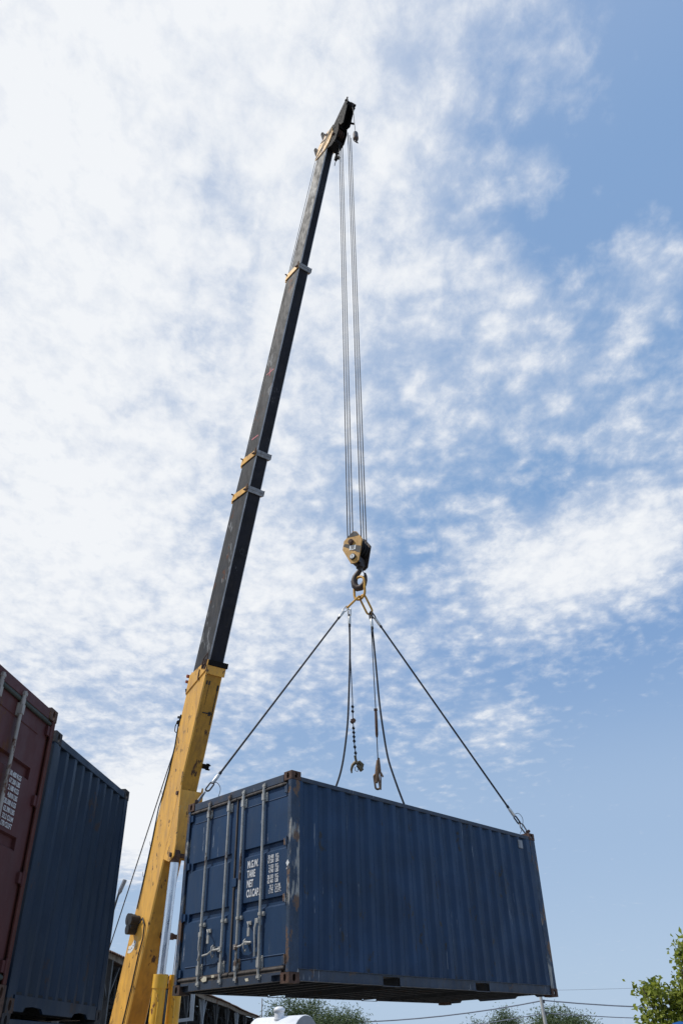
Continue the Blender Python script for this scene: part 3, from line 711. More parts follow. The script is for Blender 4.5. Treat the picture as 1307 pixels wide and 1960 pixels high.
# lift cylinder bracket and cylinders
q = bmb(); q.prism([(3.86, .461), (3.86, .80), (4.02, .96), (4.28, .94), (5.55, .50), (5.55, .461)], .215, .245, axis=2)
q.prism([(3.86, .461), (3.86, .80), (4.02, .96), (4.28, .94), (5.55, .50), (5.55, .461)], -.365, -.335, axis=2)
q.prism([(4.05, .461), (4.05, .70), (5.45, .49), (5.45, .461)], -.334, .214, axis=2)
q.box(3.9, 4.04, .461, .66, -.334, .214)
q.build('cylinder_bracket', m_yel, crane, bevel=.006)
q = bmb(); q.cyl((4.02, .83, -.40), (4.02, .83, .28), .05, 14); q.cyl((5.35, .40, .236), (5.35, .40, .27), .05, 12); q.build('bracket_pin', m_rust, crane)
for c in (.13, -.25):
    top = V(4.02, .83, c); bot = V(.75, 1.69, c); dd = (bot - top).normalized(); full = top + dd*5.3; mouth = top + dd*2.42
    q = bmb(); q.cyl(mouth, full, .142, 28); q.cyl(mouth - dd*.02, mouth + dd*.24, .160, 28); 
    cy_ = q.build('lift_cylinder', m_yel2, crane, bevel=.006)
    q = bmb(); q.cyl(top + dd*.10, mouth + dd*.1, .098, 24); q.build('piston_rod', m_chrome, cy_)
    q = bmb(); q.cyl(top - V(0, 0, .07), top + V(0, 0, .07), .12, 16); q.cyl(top, top + dd*.16, .10, 16); q.build('rod_eye', m_rust, cy_)
    q = bmb(); e = V(0, 0, 1).cross(dd).normalized(); o_ = e*(-.20)
    q.tube([mouth + dd*.35 + V(0, 0, .10) + o_*.6, mouth + dd*.5 + V(0, 0, .08) + o_, mouth + dd*2.9 + V(0, 0, .08) + o_], .017, 6); q.build('oil_pipe', m_yel2, cy_)
# small bracket on the right hand edge of the boom, black terminal box higher up
q = bmb(); q.box(6.0, 6.12, .40, .60, -.29, -.236); q.cyl((6.1, .52, -.30), (6.1, .68, -.32), .02, 6); q.cyl((6.0, .52, -.30), (6.0, .68, -.32), .02, 6); q.box(5.98, 6.14, .58, .62, -.33, -.26)
q.build('rope_guide', m_black, crane)
q = bmb(); q.box(2.2, 2.32, .461, .60, -.40, -.10); q.cyl((2.26, .56, -.40), (2.26, .56, -.56), .05, 10); q.build('rope_guide', m_rust, crane)
# boom head
q = bmb()
for c0, c1 in ((.141, .165), (-.165, -.141)):
    q.prism([(25.40, -.36), (25.95, -.34), (26.20, -.14), (26.34, .10), (26.35, .36), (26.05, .52), (25.70, .40), (25.50, .20)], c0, c1, axis=2)
q.build('head_plate', m_yel3, crane, bevel=.005)
q = bmb()
for c0, c1 in ((.115, .138), (-.215, -.19)):
    q.prism([(25.70, .10), (26.15, .02), (26.38, .22), (26.40, .42), (26.28, .74), (25.92, .84), (25.58, .78), (25.44, .58), (25.50, .32)], c0, c1, axis=2)
q.box(25.50, 25.60, .34, .76, -.189, .114); q.box(26.22, 26.29, .30, .66, -.189, .114)
q.build('head_cheek', m_black, crane, bevel=.008)
aS = V(.5, .866, 0); bS = V(.866, -.5, 0)
for k in (-1, 0, 1):
    q = bmb(); c = -.04 + k*.085
    q.cyl((25.92, .54, c - .03), (25.92, .54, c + .03), .24, 26); q.build('sheave', m_black, crane, bevel=.01)
q = bmb(); q.cyl((25.92, .56, -.24), (25.92, .56, .19), .05, 12); q.cyl((26.20, .10, -.20), (26.20, .10, .19), .05, 12); q.build('sheave_pin', m_rust, crane)
# nose (auxiliary sheave bracket)
q = bmb()
for c0, c1 in ((.06, .09), (-.20, -.17)):
    q.prism([(26.25, .12), (26.5, .26), (27.22, .74), (27.28, .84), (27.18, .92), (26.9, .98), (26.16, .96)], c0, c1, axis=2)
q.prism([(26.3, .3), (26.5, .3), (27.2, .74), (27.1, .80), (26.4, .5)], -.169, .059, axis=2)
q.cyl((27.20, .82, -.23), (27.20, .82, .12), .035, 10); q.cyl((26.98, .93, -.23), (26.98, .93, .11), .04, 10)
q.box(27.28, 27.42, .74, .79, .02, .06); q.box(26.98, 27.06, .97, 1.04, -.2, -.15)
q.build('nose_bracket', m_black, crane, bevel=.005)
q = bmb(); q.cyl((26.98, .93, -.09), (26.98, .93, -.02), .12, 20); q.build('nose_sheave', m_black, crane)
q = bmb(); q.cyl((26.42, .86, -.22), (26.36, .98, -.30), .035, 8); q.box(26.36, 26.46, .80, .90, -.24, -.19); q.build('limit_switch', m_black, crane)
# rope-retainer horns
for a, b in ((25.72, -.36), (26.22, -.10)):
    q = bmb()
    for c0 in (.07, .15):
        q.prism([(a - .10, b - .02), (a + .10, b + .06), (a + .34, b - .14), (a + .40, b - .22), (a + .32, b - .27), (a + .24, b - .22)], c0, c0 + .02, axis=2)
    q.cyl((a + .33, b - .21, .06), (a + .33, b - .21, .18), .035, 8); q.build('rope_horn', m_black, crane)
q = bmb(); q.tube([(26.05, -.20, .17), (26.0, .10, .18), (26.25, .40, .20), (26.3, .52, .2)], .014, 6); q.tube([(25.45, -.34, .17), (25.72, .0, .18), (25.85, .12, .19), (26.22, .44, .20)], .014, 6); q.build('head_cable', mat('pale cable', (.42, .40, .36), .6), crane)
q = bmb(); q.box(25.10, 25.42, .52, .60, -.16, -.10); q.box(25.0, 25.15, .55, .63, -.17, -.08); q.tube([(25.36, .66, -.12), (25.05, .60, -.13), (24.80, .56, -.14)], .012, 6); q.build('limit_lever', m_black, crane)
q = MB(); q.lathe(P(24.86, .90, -.06) - V(0, 0, .1), [(.01, 0), (.045, .03), (.055, .08), (.035, .13), (.01, .15)], 12); q.tube([P(24.86, .90, -.06) + V(0, 0, .1), P(25.45, .80, -.06)], .008, 5); q.tube([P(24.86, .90, -.06) + V(0, 0, .1), P(25.45, .62, -.10)], .008, 5); q.build('switch_weight', m_black, crane)
# ropes along the back of the boom
q = bmb(); q.tube([(26.28, -.20, .02), (25.5, -.42, .04), (20.85, -.44, .10), (14.5, -.47, .12), (8.3, -.55, .10)], .011, 6); q.build('hoist_rope', m_rope, crane)
q = bmb(); q.tube([(25.4, -.40, .13), (20.85, -.40, .15), (14.5, -.43, .16), (13.4, -.45, .17)], .009, 6); q.build('hoist_rope', m_rope, crane)
q = bmb(); q.tube([(7.72, -.56, .05), (6.8, -.80, .02), (1.676, -2.023, 0), (-.6, -2.55, 0)], .014, 6); q.build('hoist_rope', m_rope, crane)
q = bmb(); q.tube([(3.9, .56, -.36), (2.26, .62, -.52), (-1.2, 1.0, -.52)], .011, 6); q.tube([(3.9, .60, -.36), (2.26, .62, -.57), (-1.2, 1.1, -.6)], .011, 6); q.build('hoist_rope', m_rope, crane)
# superstructure and carrier, standing behind the container stack
q = MB()
yaw = math.atan2(dB.y, dB.x); Cm = Matrix.Translation((F0.x, F0.y, 0)) @ Matrix.Rotation(yaw, 4, 'Z')
q.M = Cm
for c in (-.52, .40): q.prism([(-2.6, 1.15), (-2.5, 1.75), (-1.2, 2.3), (-.65, 1.95), (.5, 1.55), (1.5, 1.45), (1.6, 1.15)], c, c + .12, axis=1)
q.box(-3.2, 1.7, -1.1, 1.1, .98, 1.15); q.build('turntable_frame', m_yel, crane)
q = MB(Cm); q.box(-3.9, -3.2, -1.1, 1.1, .85, 1.75); q.build('counterweight', m_yel, crane, bevel=.05)
q = MB(Cm); q.box(-6.0, 3.6, -1.2, 1.2, .62, .96); q.build('carrier_deck', m_yel, crane, bevel=.03)
for x in (-4.8, -3.5, 1.4, 2.7):
    for s in (-1, 1):
        q = MB(Cm); q.cyl((x, s*.85, .50), (x, s*1.22, .50), .50, 28); w_ = q.build('wheel', m_rubber, crane, bevel=.04)
        q = MB(Cm); q.cyl((x, s*1.221, .50), (x, s*1.26, .50), .26, 20); q.build('rim', m_yel2, w_)

# hoist falls
hb = G(.345, 14.24, 0); hb.z = 0
for s in (-1, 1):
    for k in (-1, 0, 1):
        lo = V(.315, 14.24, 9.05 + Z0) + aS*(k*.115 + (.0 if s < 0 else .0)) + bS*(s*.165)
        hi = V(.445, 14.262, 24.75 + Z0) + aS*(k*.105) + bS*(s*.165)
        q = MB(); q.tube([lo, lo.lerp(hi, .5), hi], .0125, 6); q.build('hoist_rope', m_rope, crane, label='vertical hoist rope to the hook block')

# ------------------------------------------------------------------ hook block
HB = V(.315, 14.24, 8.85 + Z0)
Mh = Matrix(((bS.x, aS.x, 0, HB.x), (bS.y, aS.y, 0, HB.y), (0, 0, 1, HB.z), (0, 0, 0, 1)))    # x across, y = sheave axis (away), z up
hook = thing('hook_block', 'yellow and black crane hook block with the forged hook below it', 'hook block', loc=HB)
outl = [(-.21, .22), (.02, .40), (.10, .37), (.235, .15), (.13, -.34), (.06, -.39), (-.06, -.38), (-.25, .02)]
for y0, nm in ((-.20, 'near'), (.17, 'far')):
    q = MB(Mh); q.prism(outl, y0, y0 + .03, axis=1)
    pl = q.build('cheek_plate', m_yel3 if nm == 'near' else m_hookm, hook, bevel=.006, label='yellow cheek plate with black stripes' if nm == 'near' else 'dark rusty cheek plate')
    if nm == 'near':
        y = -.2025
        q = MB(Mh)
        q.add([(-.225, y, .095), (-.185, y, .145), (.205, y, -.03), (.165, y, -.19)], [(0, 1, 2, 3)])
        q.add([(-.14, y, .28), (.02, y, .385), (.09, y, .36), (.165, y, .26), (.06, y, .255)], [(0, 1, 2, 3, 4)])
        q.build('warning_stripe', m_blk, pl)
        q = MB(Mh); q.cyl((-.03, -.200, .14), (-.03, -.235, .14), .062, 18); q.cyl((-.03, -.2355, .14), (-.03, -.250, .14), .038, 12); q.build('pin_cap', m_rust, pl)
        q = MB(Mh); q.cyl((-.0, -.200, -.235), (-.0, -.230, -.235), .070, 20); q.build('pin_cap', m_blk, pl)
        q = MB(Mh); q.cyl((-.0, -.2305, -.235), (-.0, -.240, -.235), .052, 20); pc = q.build('pin_cap', m_plate, pl)
        q = MB(Mh); q.cyl((0, -.2405, -.215), (0, -.243, -.215), .013, 8); q.cyl((0, -.2405, -.258), (0, -.243, -.258), .013, 8); q.build('bolt', m_blk, pl)
        q = MB(Mh @ Matrix.Rotation(.12, 4, 'Y')); q.box(-.075, .075, -.2075, -.2035, -.062, .045); q.build('number_plate', m_plate, pl)
        TMt = Mh @ Matrix.Rotation(.12, 4, 'Y') @ Matrix(((1, 0, 0, -.048), (0, 0, -1, -.2085), (0, 1, 0, -.043), (0, 0, 0, 1)))
        text_mesh('number', '30', .105, .85, TMt, m_blk, pl, bold=.02)
for k in (-1, 0, 1):
    q = MB(Mh); q.cyl((0, k*.10 - .035, .06), (0, k*.10 + .035, .06), .205, 26); q.build('sheave', m_black, hook, bevel=.012)
q = MB(Mh); q.cyl((-.03, -.21, .14), (-.03, .21, .14), .035, 12); q.box(-.08, .09, -.169, .169, -.33, -.17); q.cyl((0, -.17, -.25), (0, .17, -.25), .075, 14); q.build('trunnion', m_hookm, hook, bevel=.01)
# hook: shank then the bowl opening to the right
hk = [(.03, 0, -.30), (.035, 0, -.40), (.03, 0, -.47), (-.03, 0, -.53), (-.095, 0, -.60), (-.125, 0, -.70), (-.11, 0, -.80), (-.05, 0, -.875), (.03, 0, -.885), (.10, 0, -.83), (.135, 0, -.74), (.145, 0, -.66), (.135, 0, -.58)]
tp = [.05, .05, .05, .055, .062, .07, .074, .074, .07, .06, .048, .036, .022]
Mk = Mh @ Matrix.Translation((.02, 0, 0))
q = MB(Mk); q.tube(hk, .05, 14, taper=tp)
q.cyl((.03, 0, -.36), (.03, 0, -.42), .085, 16); q.build('hook', m_hookm, hook)
q = MB(Mk); q.bar((.045, 0, -.44), (.135, 0, -.61), .045, .014); q.build('safety_latch', m_collar, hook, bevel=.003)

# ------------------------------------------------------------------ lifting links and slings
def stadium(c, ax, wdir, length, width, n=8):
    ax = Vector(ax).normalized(); wd = Vector(wdir); wd = (wd - ax*wd.dot(ax)).normalized(); pts = []
    h = length/2 - width/2
    for k in range(n + 1):
        t = math.pi*k/n; pts.append(c + ax*(h + math.sin(t)*width/2) + wd*(math.cos(t)*width/2))
    for k in range(n + 1):
        t = math.pi + math.pi*k/n; pts.append(c + ax*(-h + math.sin(t)*width/2) + wd*(math.cos(t)*width/2))
    return pts
MLc = V(.325, 14.22, 7.955 + Z0)
q = MB(); q.tube(stadium(MLc, (0, 0, 1), (.78, -.62, 0), .52, .27), .027, 10, closed=True)
tag(q.build('lifting_link', m_link), 'large ochre master link hanging in the crane hook', 'lifting link')
lk_t = MLc + V(-.04, 0, -.215); l_bot = V(.085, 14.16, 7.50 + Z0)
lr_t = MLc + V(.05, .0, -.205); r_bot = V(.52, 14.28, 7.42 + Z0)
def sublink(t, b, wd, label):
    ax = (b - t); c = (t + b)/2; q = MB(); q.tube(stadium(c, ax, wd, ax.length + .06, .14), .021, 8, closed=True)
    return tag(q.build('lifting_link', m_link), label, 'lifting link', 'smaller ochre links below the master link')
sublink(lk_t, l_bot, (.55, -.8, .1), 'smaller ochre link slanting down left from the master link')
sublink(lr_t, r_bot, (.7, -.7, .3), 'smaller ochre link slanting down right from the master link')

def catmull(pts, n=6):
    P_ = [Vector(p) for p in pts]; o = []
    for i in range(len(P_) - 1):
        p0 = P_[max(i-1, 0)]; p1 = P_[i]; p2 = P_[i+1]; p3 = P_[min(i+2, len(P_)-1)]
        for k in range(n):
            t = k/n; o.append(.5*((2*p1) + (-p0 + p2)*t + (2*p0 - 5*p1 + 4*p2 - p3)*t*t + (-p0 + 3*p1 - 3*p2 + p3)*t**3))
    o.append(P_[-1]); return o
def eye(mb_r, root, start, dirv, wd, ln=.17, w=.075, r=.011):
    c = start + dirv*ln/2; mb_r.tube(stadium(c, dirv, wd, ln, w), r, 6, closed=True)
def sling(label, path, r=.0175, both=True, wd=(.8, -.6, 0)):
    root = thing('wire_sling', label, 'wire sling', loc=path[0], group='wire rope slings of the lifting rig')
    pts = [Vector(p) for p in path]; d0 = (pts[1] - pts[0]).normalized(); d1 = (pts[-1] - pts[-2]).normalized()
    q = MB(); q.tube([pts[0] + d0*.15] + pts[1:-1] + [pts[-1] - d1*(.15 if both else 0)], r, 8); q.build('rope', m_rope2, root)
    ends = [(pts[0], d0)] + ([(pts[-1], -d1)] if both else [])
    for p, d in ends:
        q = MB(); eye(q, root, p - d*.02, d, wd, r=.014); q.build('eye', m_ferr if (p is pts[0] and 'left' in label) or 'beside' in label and p is pts[0] else m_rope2, root)
        q = MB(); q.tube([p + d*.135, p + d*.16, p + d*.29, p + d*.32], .03, 12, taper=[.018, .030, .030, .022]); q.build('ferrule', m_ferr, root)
        q = MB(); q.cyl(p + d*.32, p + d*.37, .026, 10); q.build('end_sleeve', m_rubber, root)
    return root
lt = K0 + Lv*.085 + Bv*2.355 + V(0, 0, T_); rt = K0 + Lv*5.97 + Bv*.085 + V(0, 0, T_)
sl_a = l_bot + V(-.02, 0, -.0); e = (lt - sl_a).normalized()
sling('taut wire sling from the hook down to the container corner beside the yellow boom', [sl_a, sl_a.lerp(lt, .5), lt - e*.30], wd=(.6, -.3, -.6))
sr_a = r_bot + V(.02, 0, 0); e2 = (rt - sr_a).normalized()
sling('taut wire sling from the hook down to the far right container corner', [sr_a, sr_a.lerp(rt, .5), rt - e2*.24], wd=(.6, -.3, -.6))
lx = [(.105, 14.22, 7.46), (.098, 14.22, 6.9), (.087, 14.22, 6.408), (.041, 14.22, 5.562), (.007, 14.22, 5.1), (-.056, 14.22, 4.626), (-.122, 14.22, 4.289), (-.206, 14.22, 4.025), (-.34, 14.22, 3.72), (-.46, 14.22, 3.50), (-.62, 14.2, 3.40), (-.9, 14.1, 3.375)]
sling('slack wire sling curving down left onto the container roof', catmull([G(*p) for p in lx], 4), both=False, wd=(.7, -.7, 0))
rx = [(.530, 14.24, 7.39), (.556, 14.22, 6.9), (.583, 14.22, 6.285), (.612, 14.22, 5.547), (.65, 14.22, 5.043), (.711, 14.22, 4.492), (.798, 14.22, 4.136), (.933, 14.22, 3.7), (1.02, 14.22, 3.5), (1.2, 14.25, 3.39), (1.5, 14.3, 3.375)]
sling('slack wire sling curving down right onto the container roof', catmull([G(*p) for p in rx], 4), both=False, wd=(.7, -.7, 0))
# shackles with hooks at the two loaded corners
def shackle(p, d, label, side_):
    root = thing('shackle', label, 'shackle', loc=p, group='shackles at the container corners')
    d = d.normalized(); w = Vector(side_); w = (w - d*w.dot(d)).normalized()
    q = MB(); base = p + V(0, 0, .015)
    q.tube([base + w*.045, base + w*.05 - d*.08, base + w*.06 - d*.16, base - d*.235, base - w*.06 - d*.16, base - w*.05 - d*.08, base - w*.045], .014, 8); q.build('bow', m_collar, root)
    q = MB(); q.cyl(base + w*.085, base - w*.085, .018, 10); q.cyl(base + w*.085, base + w*.10, .03, 8); q.build('pin', m_rust, root)
    q = MB(); q.bar(base - V(0, 0, .07), base + V(0, 0, .045), .05, .035); q.bar(base + V(0, 0, -.07) + w*.06, base + V(0, 0, -.04) - w*.06, .055, .05); q.build('lug', m_rust, root)
    a = base - d*.40
    wl_ = V(w.x, w.y, 0)
    q = MB(); q.tube(catmull([a, a + V(.09, 0, .02), a + V(.155, 0, -.08), a + V(.12, 0, -.24), a + V(.07, 0, -.34)], 5), .005, 5); q.build('safety_wire', m_black, root)
    return root
shackle(lt, e, 'rusty shackle on the container corner beside the boom', (.5, -.6, .6))
shackle(rt, e2, 'shackle on the far right top corner of the hanging container', (.5, .6, .6))
# the two short pendants with idle hooks
def pendant(label, path, kind):
    root = thing('chain_pendant', label, 'pendant', loc=path[0], group='short pendants hanging idle under the hook')
    pts = [Vector(p) for p in path]
    q = MB(); q.tube(pts, .009, 6); q.build('thin_rope', m_rope2, root)
    if kind == 'knots':
        L = sum((pts[i+1]-pts[i]).length for i in range(len(pts)-1))
        q = MB(); rnd = random.Random(3)
        zs = [5.43, 5.34, 5.02, 4.94, 4.86, 4.78, 4.67, 4.56]
        for z in zs:
            zw = z + Z0
            for i in range(len(pts)-1):
                if pts[i].z >= zw >= pts[i+1].z:
                    t = (pts[i].z - zw)/(pts[i].z - pts[i+1].z); c = pts[i].lerp(pts[i+1], t)
                    q.bar(c + V(-.022, 0, .012), c + V(.022, 0, -.012), .03, .035); q.cyl(c - V(0, 0, .03), c + V(0, 0, .03), .016, 6)
        q.build('rope_clip', m_black, root, bevel=.004)
        c = G(.110, 14.22, 5.16); q = MB(); q.bar(c - V(.035, 0, .01), c + V(.035, 0, .01), .06, .07); q.cyl(c - V(.03, 0, .03), c + V(.03, .02, .03), .035, 8); q.build('clamp', m_rust, root, bevel=.006)
        b = pts[-1]
        q = MB(); q.bar(b + V(-.03, 0, .12), b + V(.0, 0, -.02), .03, .04); q.tube([b + V(-.02, 0, .0), b + V(-.075, 0, -.05), b + V(-.10, 0, -.13), b + V(-.095, 0, -.19)], .014, 6, taper=[.034, .03, .024, .014])
        q.tube([b + V(-.01, 0, -.03), b + V(.05, 0, .0), b + V(.10, 0, -.05), b + V(.085, 0, -.10), b + V(.03, 0, -.10)], .034, 8); q.cyl(b + V(.02, 0, -.05), b + V(.09, 0, -.15), .04, 8)
        q.tube([b + V(-.03, .0, -.08), b + V(-.03, 0, -.15), b + V(.01, 0, -.17), b + V(.02, 0, -.12)], .007, 6); q.build('grab_hook', mat('dull brass hook', (.10, .075, .04), .5, .4, var=.35, vscale=20), root, bevel=.003)
    else:
        t0 = G(.540, 14.22, 5.36); t1 = G(.536, 14.22, 4.84)
        q = MB(); q.tube([t0, t0.lerp(t1, .1), t0.lerp(t1, .5), t0.lerp(t1, .9), t1], .02, 8, taper=[.016, .024, .027, .026, .016]); q.box(t0.x - .035, t0.x + .03, t0.y - .02, t0.y + .02, t0.z - .02, t0.z + .02); q.build('tensioner', m_rust, root)
        b = pts[-1]
        q = MB(); q.tube([b + V(0, 0, .02), b + V(-.008, 0, -.12), b + V(-.03, 0, -.26), b + V(-.05, 0, -.38)], .02, 8, taper=[.026, .046, .040, .03]); q.tube(stadium(b + V(-.035, 0, -.36), (-.1, 0, 1), (1, 0, 0), .26, .08), .02, 6, closed=True)
        q.tube([b + V(.02, 0, .06), b + V(.035, 0, -.15), b + V(.035, 0, -.34), b + V(.025, 0, -.50)], .014, 6); q.bar(b + V(.04, 0, -.20), b + V(.075, 0, -.28), .03, .03)
        q.build('grab_hook', mat('worn copper brown hook', (.16, .095, .055), .45, .4, var=.4, vscale=16), root, bevel=.003)
    return root
pl_ = [(.086, 14.20, 7.42), (.091, 14.22, 6.74), (.105, 14.22, 5.977), (.112, 14.22, 5.561), (.108, 14.22, 5.267), (.111, 14.22, 5.147), (.121, 14.22, 4.74), (.153, 14.22, 4.394)]
pendant('thin idle pendant with rope clips and a brassy claw at its end', [G(*p) for p in pl_], 'knots')
pr_ = [(.53, 14.24, 7.35), (.532, 14.22, 6.505), (.536, 14.22, 5.549), (.540, 14.22, 5.315), (.536, 14.22, 4.88), (.534, 14.22, 4.40)]
pendant('idle pendant with a rusty tensioner and a long brown hook', [G(*p) for p in pr_], 'tens')
# auxiliary hook ball hanging from the nose of the boom
A0 = P(26.98, 1.05, -.055); A1 = V(A0.x + .04, A0.y, 23.95 + Z0)
aux = thing('overhaul_ball', 'small grey auxiliary hook weight hanging from the boom nose', 'hook weight', loc=A1)
q = MB(); q.tube([A0, A1], .011, 6); q.build('rope', m_rope, aux)
q = MB(); q.lathe(A1 - V(0, 0, .44), [(.02, 0), (.075, .02), (.088, .07), (.088, .17), (.082, .18), (.082, .34), (.07, .40), (.03, .44)], 18); q.build('weight', mat('scuffed grey weight', (.085, .08, .08), .6, .2, var=.5, vscale=9, rust=.4), aux)
q = MB(); b = A1 - V(0, 0, .44); q.tube([b, b + V(-.01, 0, -.05), b + V(.02, 0, -.11), b + V(.06, 0, -.17)], .02, 8, taper=[.035, .035, .026, .016]); q.build('hook', m_hookm, aux)

# ------------------------------------------------------------------ background
# open-sided shed along the left
shed = thing('open_shed', 'long open-sided shed with rusty corrugated roof and dark steel trusses', 'shed', loc=(-12, 55, 0))
EX, EZ = -8.0, 3.03 + Z0; Y0, Y1 = 24.0, 84.0; RX, RZ = -17.0, EZ + 2.2
q = MB(); ny = int((Y1 - Y0)/.07); vs = []; fs = []
for i in range(ny + 1):
    y = Y0 + i*.07; dz = .022*math.sin(i*.07/.28*2*math.pi) + .02*mnoise.noise(Vector((y*.4, 0, 0)))
    sag = .12*mnoise.noise(Vector((y*.06, 3, 0)))
    vs += [(EX + .30 + .02*mnoise.noise(Vector((y*2, 1, 0))), y, EZ + .10 + dz + sag - .07), (RX, y, RZ + dz)]
fs = [(2*i, 2*i+1, 2*i+3, 2*i+2) for i in range(ny)]
n0 = len(vs); vs += [(x_, y_, z_ - .012) for x_, y_, z_ in vs[:n0]]; fs += [(n0 + 2*i + 2, n0 + 2*i+3, n0 + 2*i+1, n0 + 2*i) for i in range(ny)] + [(2*i, 2*i+2, n0+2*i+2, n0+2*i) for i in range(ny)]
q.add(vs, fs); q.build('roof', m_sheet, shed)
q = MB(); q.box(RX - 8, RX, Y0, Y1, RZ - .02, RZ); q.build('roof', m_sheet, shed)
q = MB(); 
for i in range(12):
    ya = Y0 + i*5; q.bar((EX + .05, ya, EZ - .06 + .05*math.sin(i*2.1)), (EX + .05, ya + 4.99, EZ - .06 + .05*math.sin((i+1)*2.1)), .06, .20)
q.build('fascia', m_fascia, shed)
q = MB(); q.box(RX - .3, RX - .2, Y0, Y1, 0, RZ - .05); q.prism([(RX, 0), (EX, 0), (EX, EZ - .2), (RX, RZ - .25)], Y1 - .2, Y1, axis=1); q.build('back_wall', m_shedin, shed)
for i in range(13):
    y = Y0 + 1 + i*4.8
    q = MB(); q.bar((EX, y, EZ - .2), (RX, y, RZ - .15), .10, .12); q.bar((EX, y, EZ - 1.2), (RX, y, EZ - 1.1), .10, .12)
    for k in range(9):
        x0 = EX - k; x1 = EX - k - 1; z1 = EZ - .2 + 2.2*(k + 1)/9 - .05
        q.bar((x0, y, EZ - 1.15), (x1, y, z1), .07, .07); q.bar((x1, y, z1), (x1, y, EZ - 1.15), .06, .06)
    q.build('truss', m_truss, shed)
    q = MB(); q.bar((EX, y, 0), (EX, y, EZ - .1), .16, .16, up=(0, 1, 0)); q.bar((EX, y, EZ - 1.3), (EX, y + 1.1, EZ - .25), .07); q.bar((EX, y, EZ - 1.3), (EX, y - 1.1, EZ - .25), .07); q.build('column', m_lpost if i % 3 == 2 else m_truss, shed)
# grey steel bracket frame standing in front of the shed
q = MB()
bx0 = V(-6.55, 29.9, 0)
fr = thing('steel_frame', 'pale grey steel frame under the shed edge beside the yellow cylinders', 'steel frame', loc=(-5.67, 32.5, 0))
q = MB(); q.bar((-5.67, 32.5, 1.25 + Z0), (-5.67, 32.5, 2.12 + Z0), .13, .10, up=(0, 1, 0)); q.build('upright', m_lpost, fr)
q = MB(); q.bar((-5.735, 32.5, 1.30 + Z0), (-6.60, 32.5, 1.22 + Z0), .10, .10); q.build('crossbar', m_lpost, fr)
q = MB(); q.bar((-6.66, 32.5, 0), (-6.66, 32.5, 2.2 + Z0), .12, .10, up=(0, 1, 0)); q.build('upright', m_truss, fr)
# floodlight post beside the shed
fl = thing('lamp_post', 'thin post with a grey floodlight behind the dark blue container', 'lamp post', loc=(-7.6, 28.6, 0))
def az(R, a, z): a = math.radians(a); return V(R*math.sin(a), R*math.cos(a), z + Z0)
q = MB(); p0 = az(29.6, -15.25, -Z0); q.tube([p0, az(29.6, -15.25, 4.2), az(29.6, -15.05, 4.75)], .035, 8); q.build('pole', m_truss, fl)
q = MB(); p1 = az(29.6, -15.02, 4.75); q.bar(p1, p1 + V(.16, -.1, .36), .12, .08); q.cyl(p1 - V(.05, 0, .1), p1 + V(.06, 0, .04), .04, 8); q.build('lamp_head', m_collar, fl, bevel=.01)
# white tank with vent
tk = thing('white_tank', 'white round-topped tank with a domed vent beyond the shed', 'tank', loc=az(45, -3.6, -Z0))
R_ = .98; e1 = az(45, -2.95, 1.86 - R_); ax = V(-.80, .60, 0).normalized(); e0 = e1 + ax*3.0
q = MB(); n = 40; prof = []
side = V(0, 0, 1).cross(ax).normalized()
ring = lambda c, r: [c + (side*math.cos(k*2*math.pi/n) + V(0, 0, 1)*math.sin(k*2*math.pi/n))*r for k in range(n)]
rs = [ring(e1 + ax*.02, R_*.97), ring(e1 + ax*.06, R_), ring(e0, R_)]
vs = [p for r in rs for p in r]; q.add(vs, [(i*n+k, i*n+(k+1) % n, (i+1)*n+(k+1) % n, (i+1)*n+k) for i in range(2) for k in range(n)], True); q.add(rs[2], [tuple(range(n))]); q.build('tank_shell', m_tank, tk)
q = MB(); q.add(rs[0], [tuple(range(n))[::-1]]); q.build('end_cap', mat('shaded tank end grey', (.26, .27, .29), .6, var=.08), tk)  # white tank's end: its shade is put into a grey base colour
q = MB(); 
for t in (.7, 2.3):
    c = e1 + ax*t; q.box(c.x - .5, c.x + .5, c.y - .5, c.y + .5, 0, c.z - R_*.7)
q.build('saddle', m_conc, tk)
c = az(45.6, -4.62, 1.50); q = MB(); q.cyl(c, c + V(0, 0, .52), .23, 24); q.cyl(c + V(0, 0, .2), c + V(0, 0, .24), .25, 24); vt = q.build('vent', m_tank, tk)
q = MB(); q.lathe(c + V(0, 0, .521), [(.27, 0), (.27, .11), (.22, .18), (.12, .22), (.01, .23)], 24); q.build('vent_cap', m_tank, vt)
# power pole and lines
def pole(loc, h, lean, label, r=.15, arms=True):
    t = thing('power_pole', label, 'power pole', loc=loc); top = loc + V(lean[0], lean[1], h)
    q = MB(); q.tube([loc, top], r, 8, taper=[r*1.25, r*.8]); q.build('shaft', m_conc, t)
    if arms:
        q = MB()
        for dz in (.35, 1.15): q.cyl(top + V(.18, 0, -dz - .12), top + V(.18, 0, -dz + .12), .09, 8); q.bar(top + V(0, 0, -dz), top + V(.2, 0, -dz), .06)
        q.build('insulator', m_truss, t)
    return top
pb = az(75, 11.50, -Z0); pt = pole(pb, 3.85 + Z0, (-.25, 0, 0), 'leaning grey concrete power pole behind the far end of the hanging container')
p2b = az(70, -5.68, -Z0); p2t = pole(p2b, 4.0 + Z0, (0, 0, 0), 'thin dark pole rising behind the white tank', r=.05, arms=False)
q = MB(); q.cyl(p2t - V(0, 0, 1.9), p2t - V(0, 0, 1.1), .14, 8, r1=.06); 
def span(label, A, Bp, sag, r, n=14):
    q = MB(); q.tube([A.lerp(Bp, i/n) - V(0, 0, 4*sag*(i/n)*(1 - i/n)) for i in range(n + 1)], r, 6)
    return tag(q.build('power_line', m_cable), label, 'power line', 'power lines')
farR = az(88, 36, 3.2); 
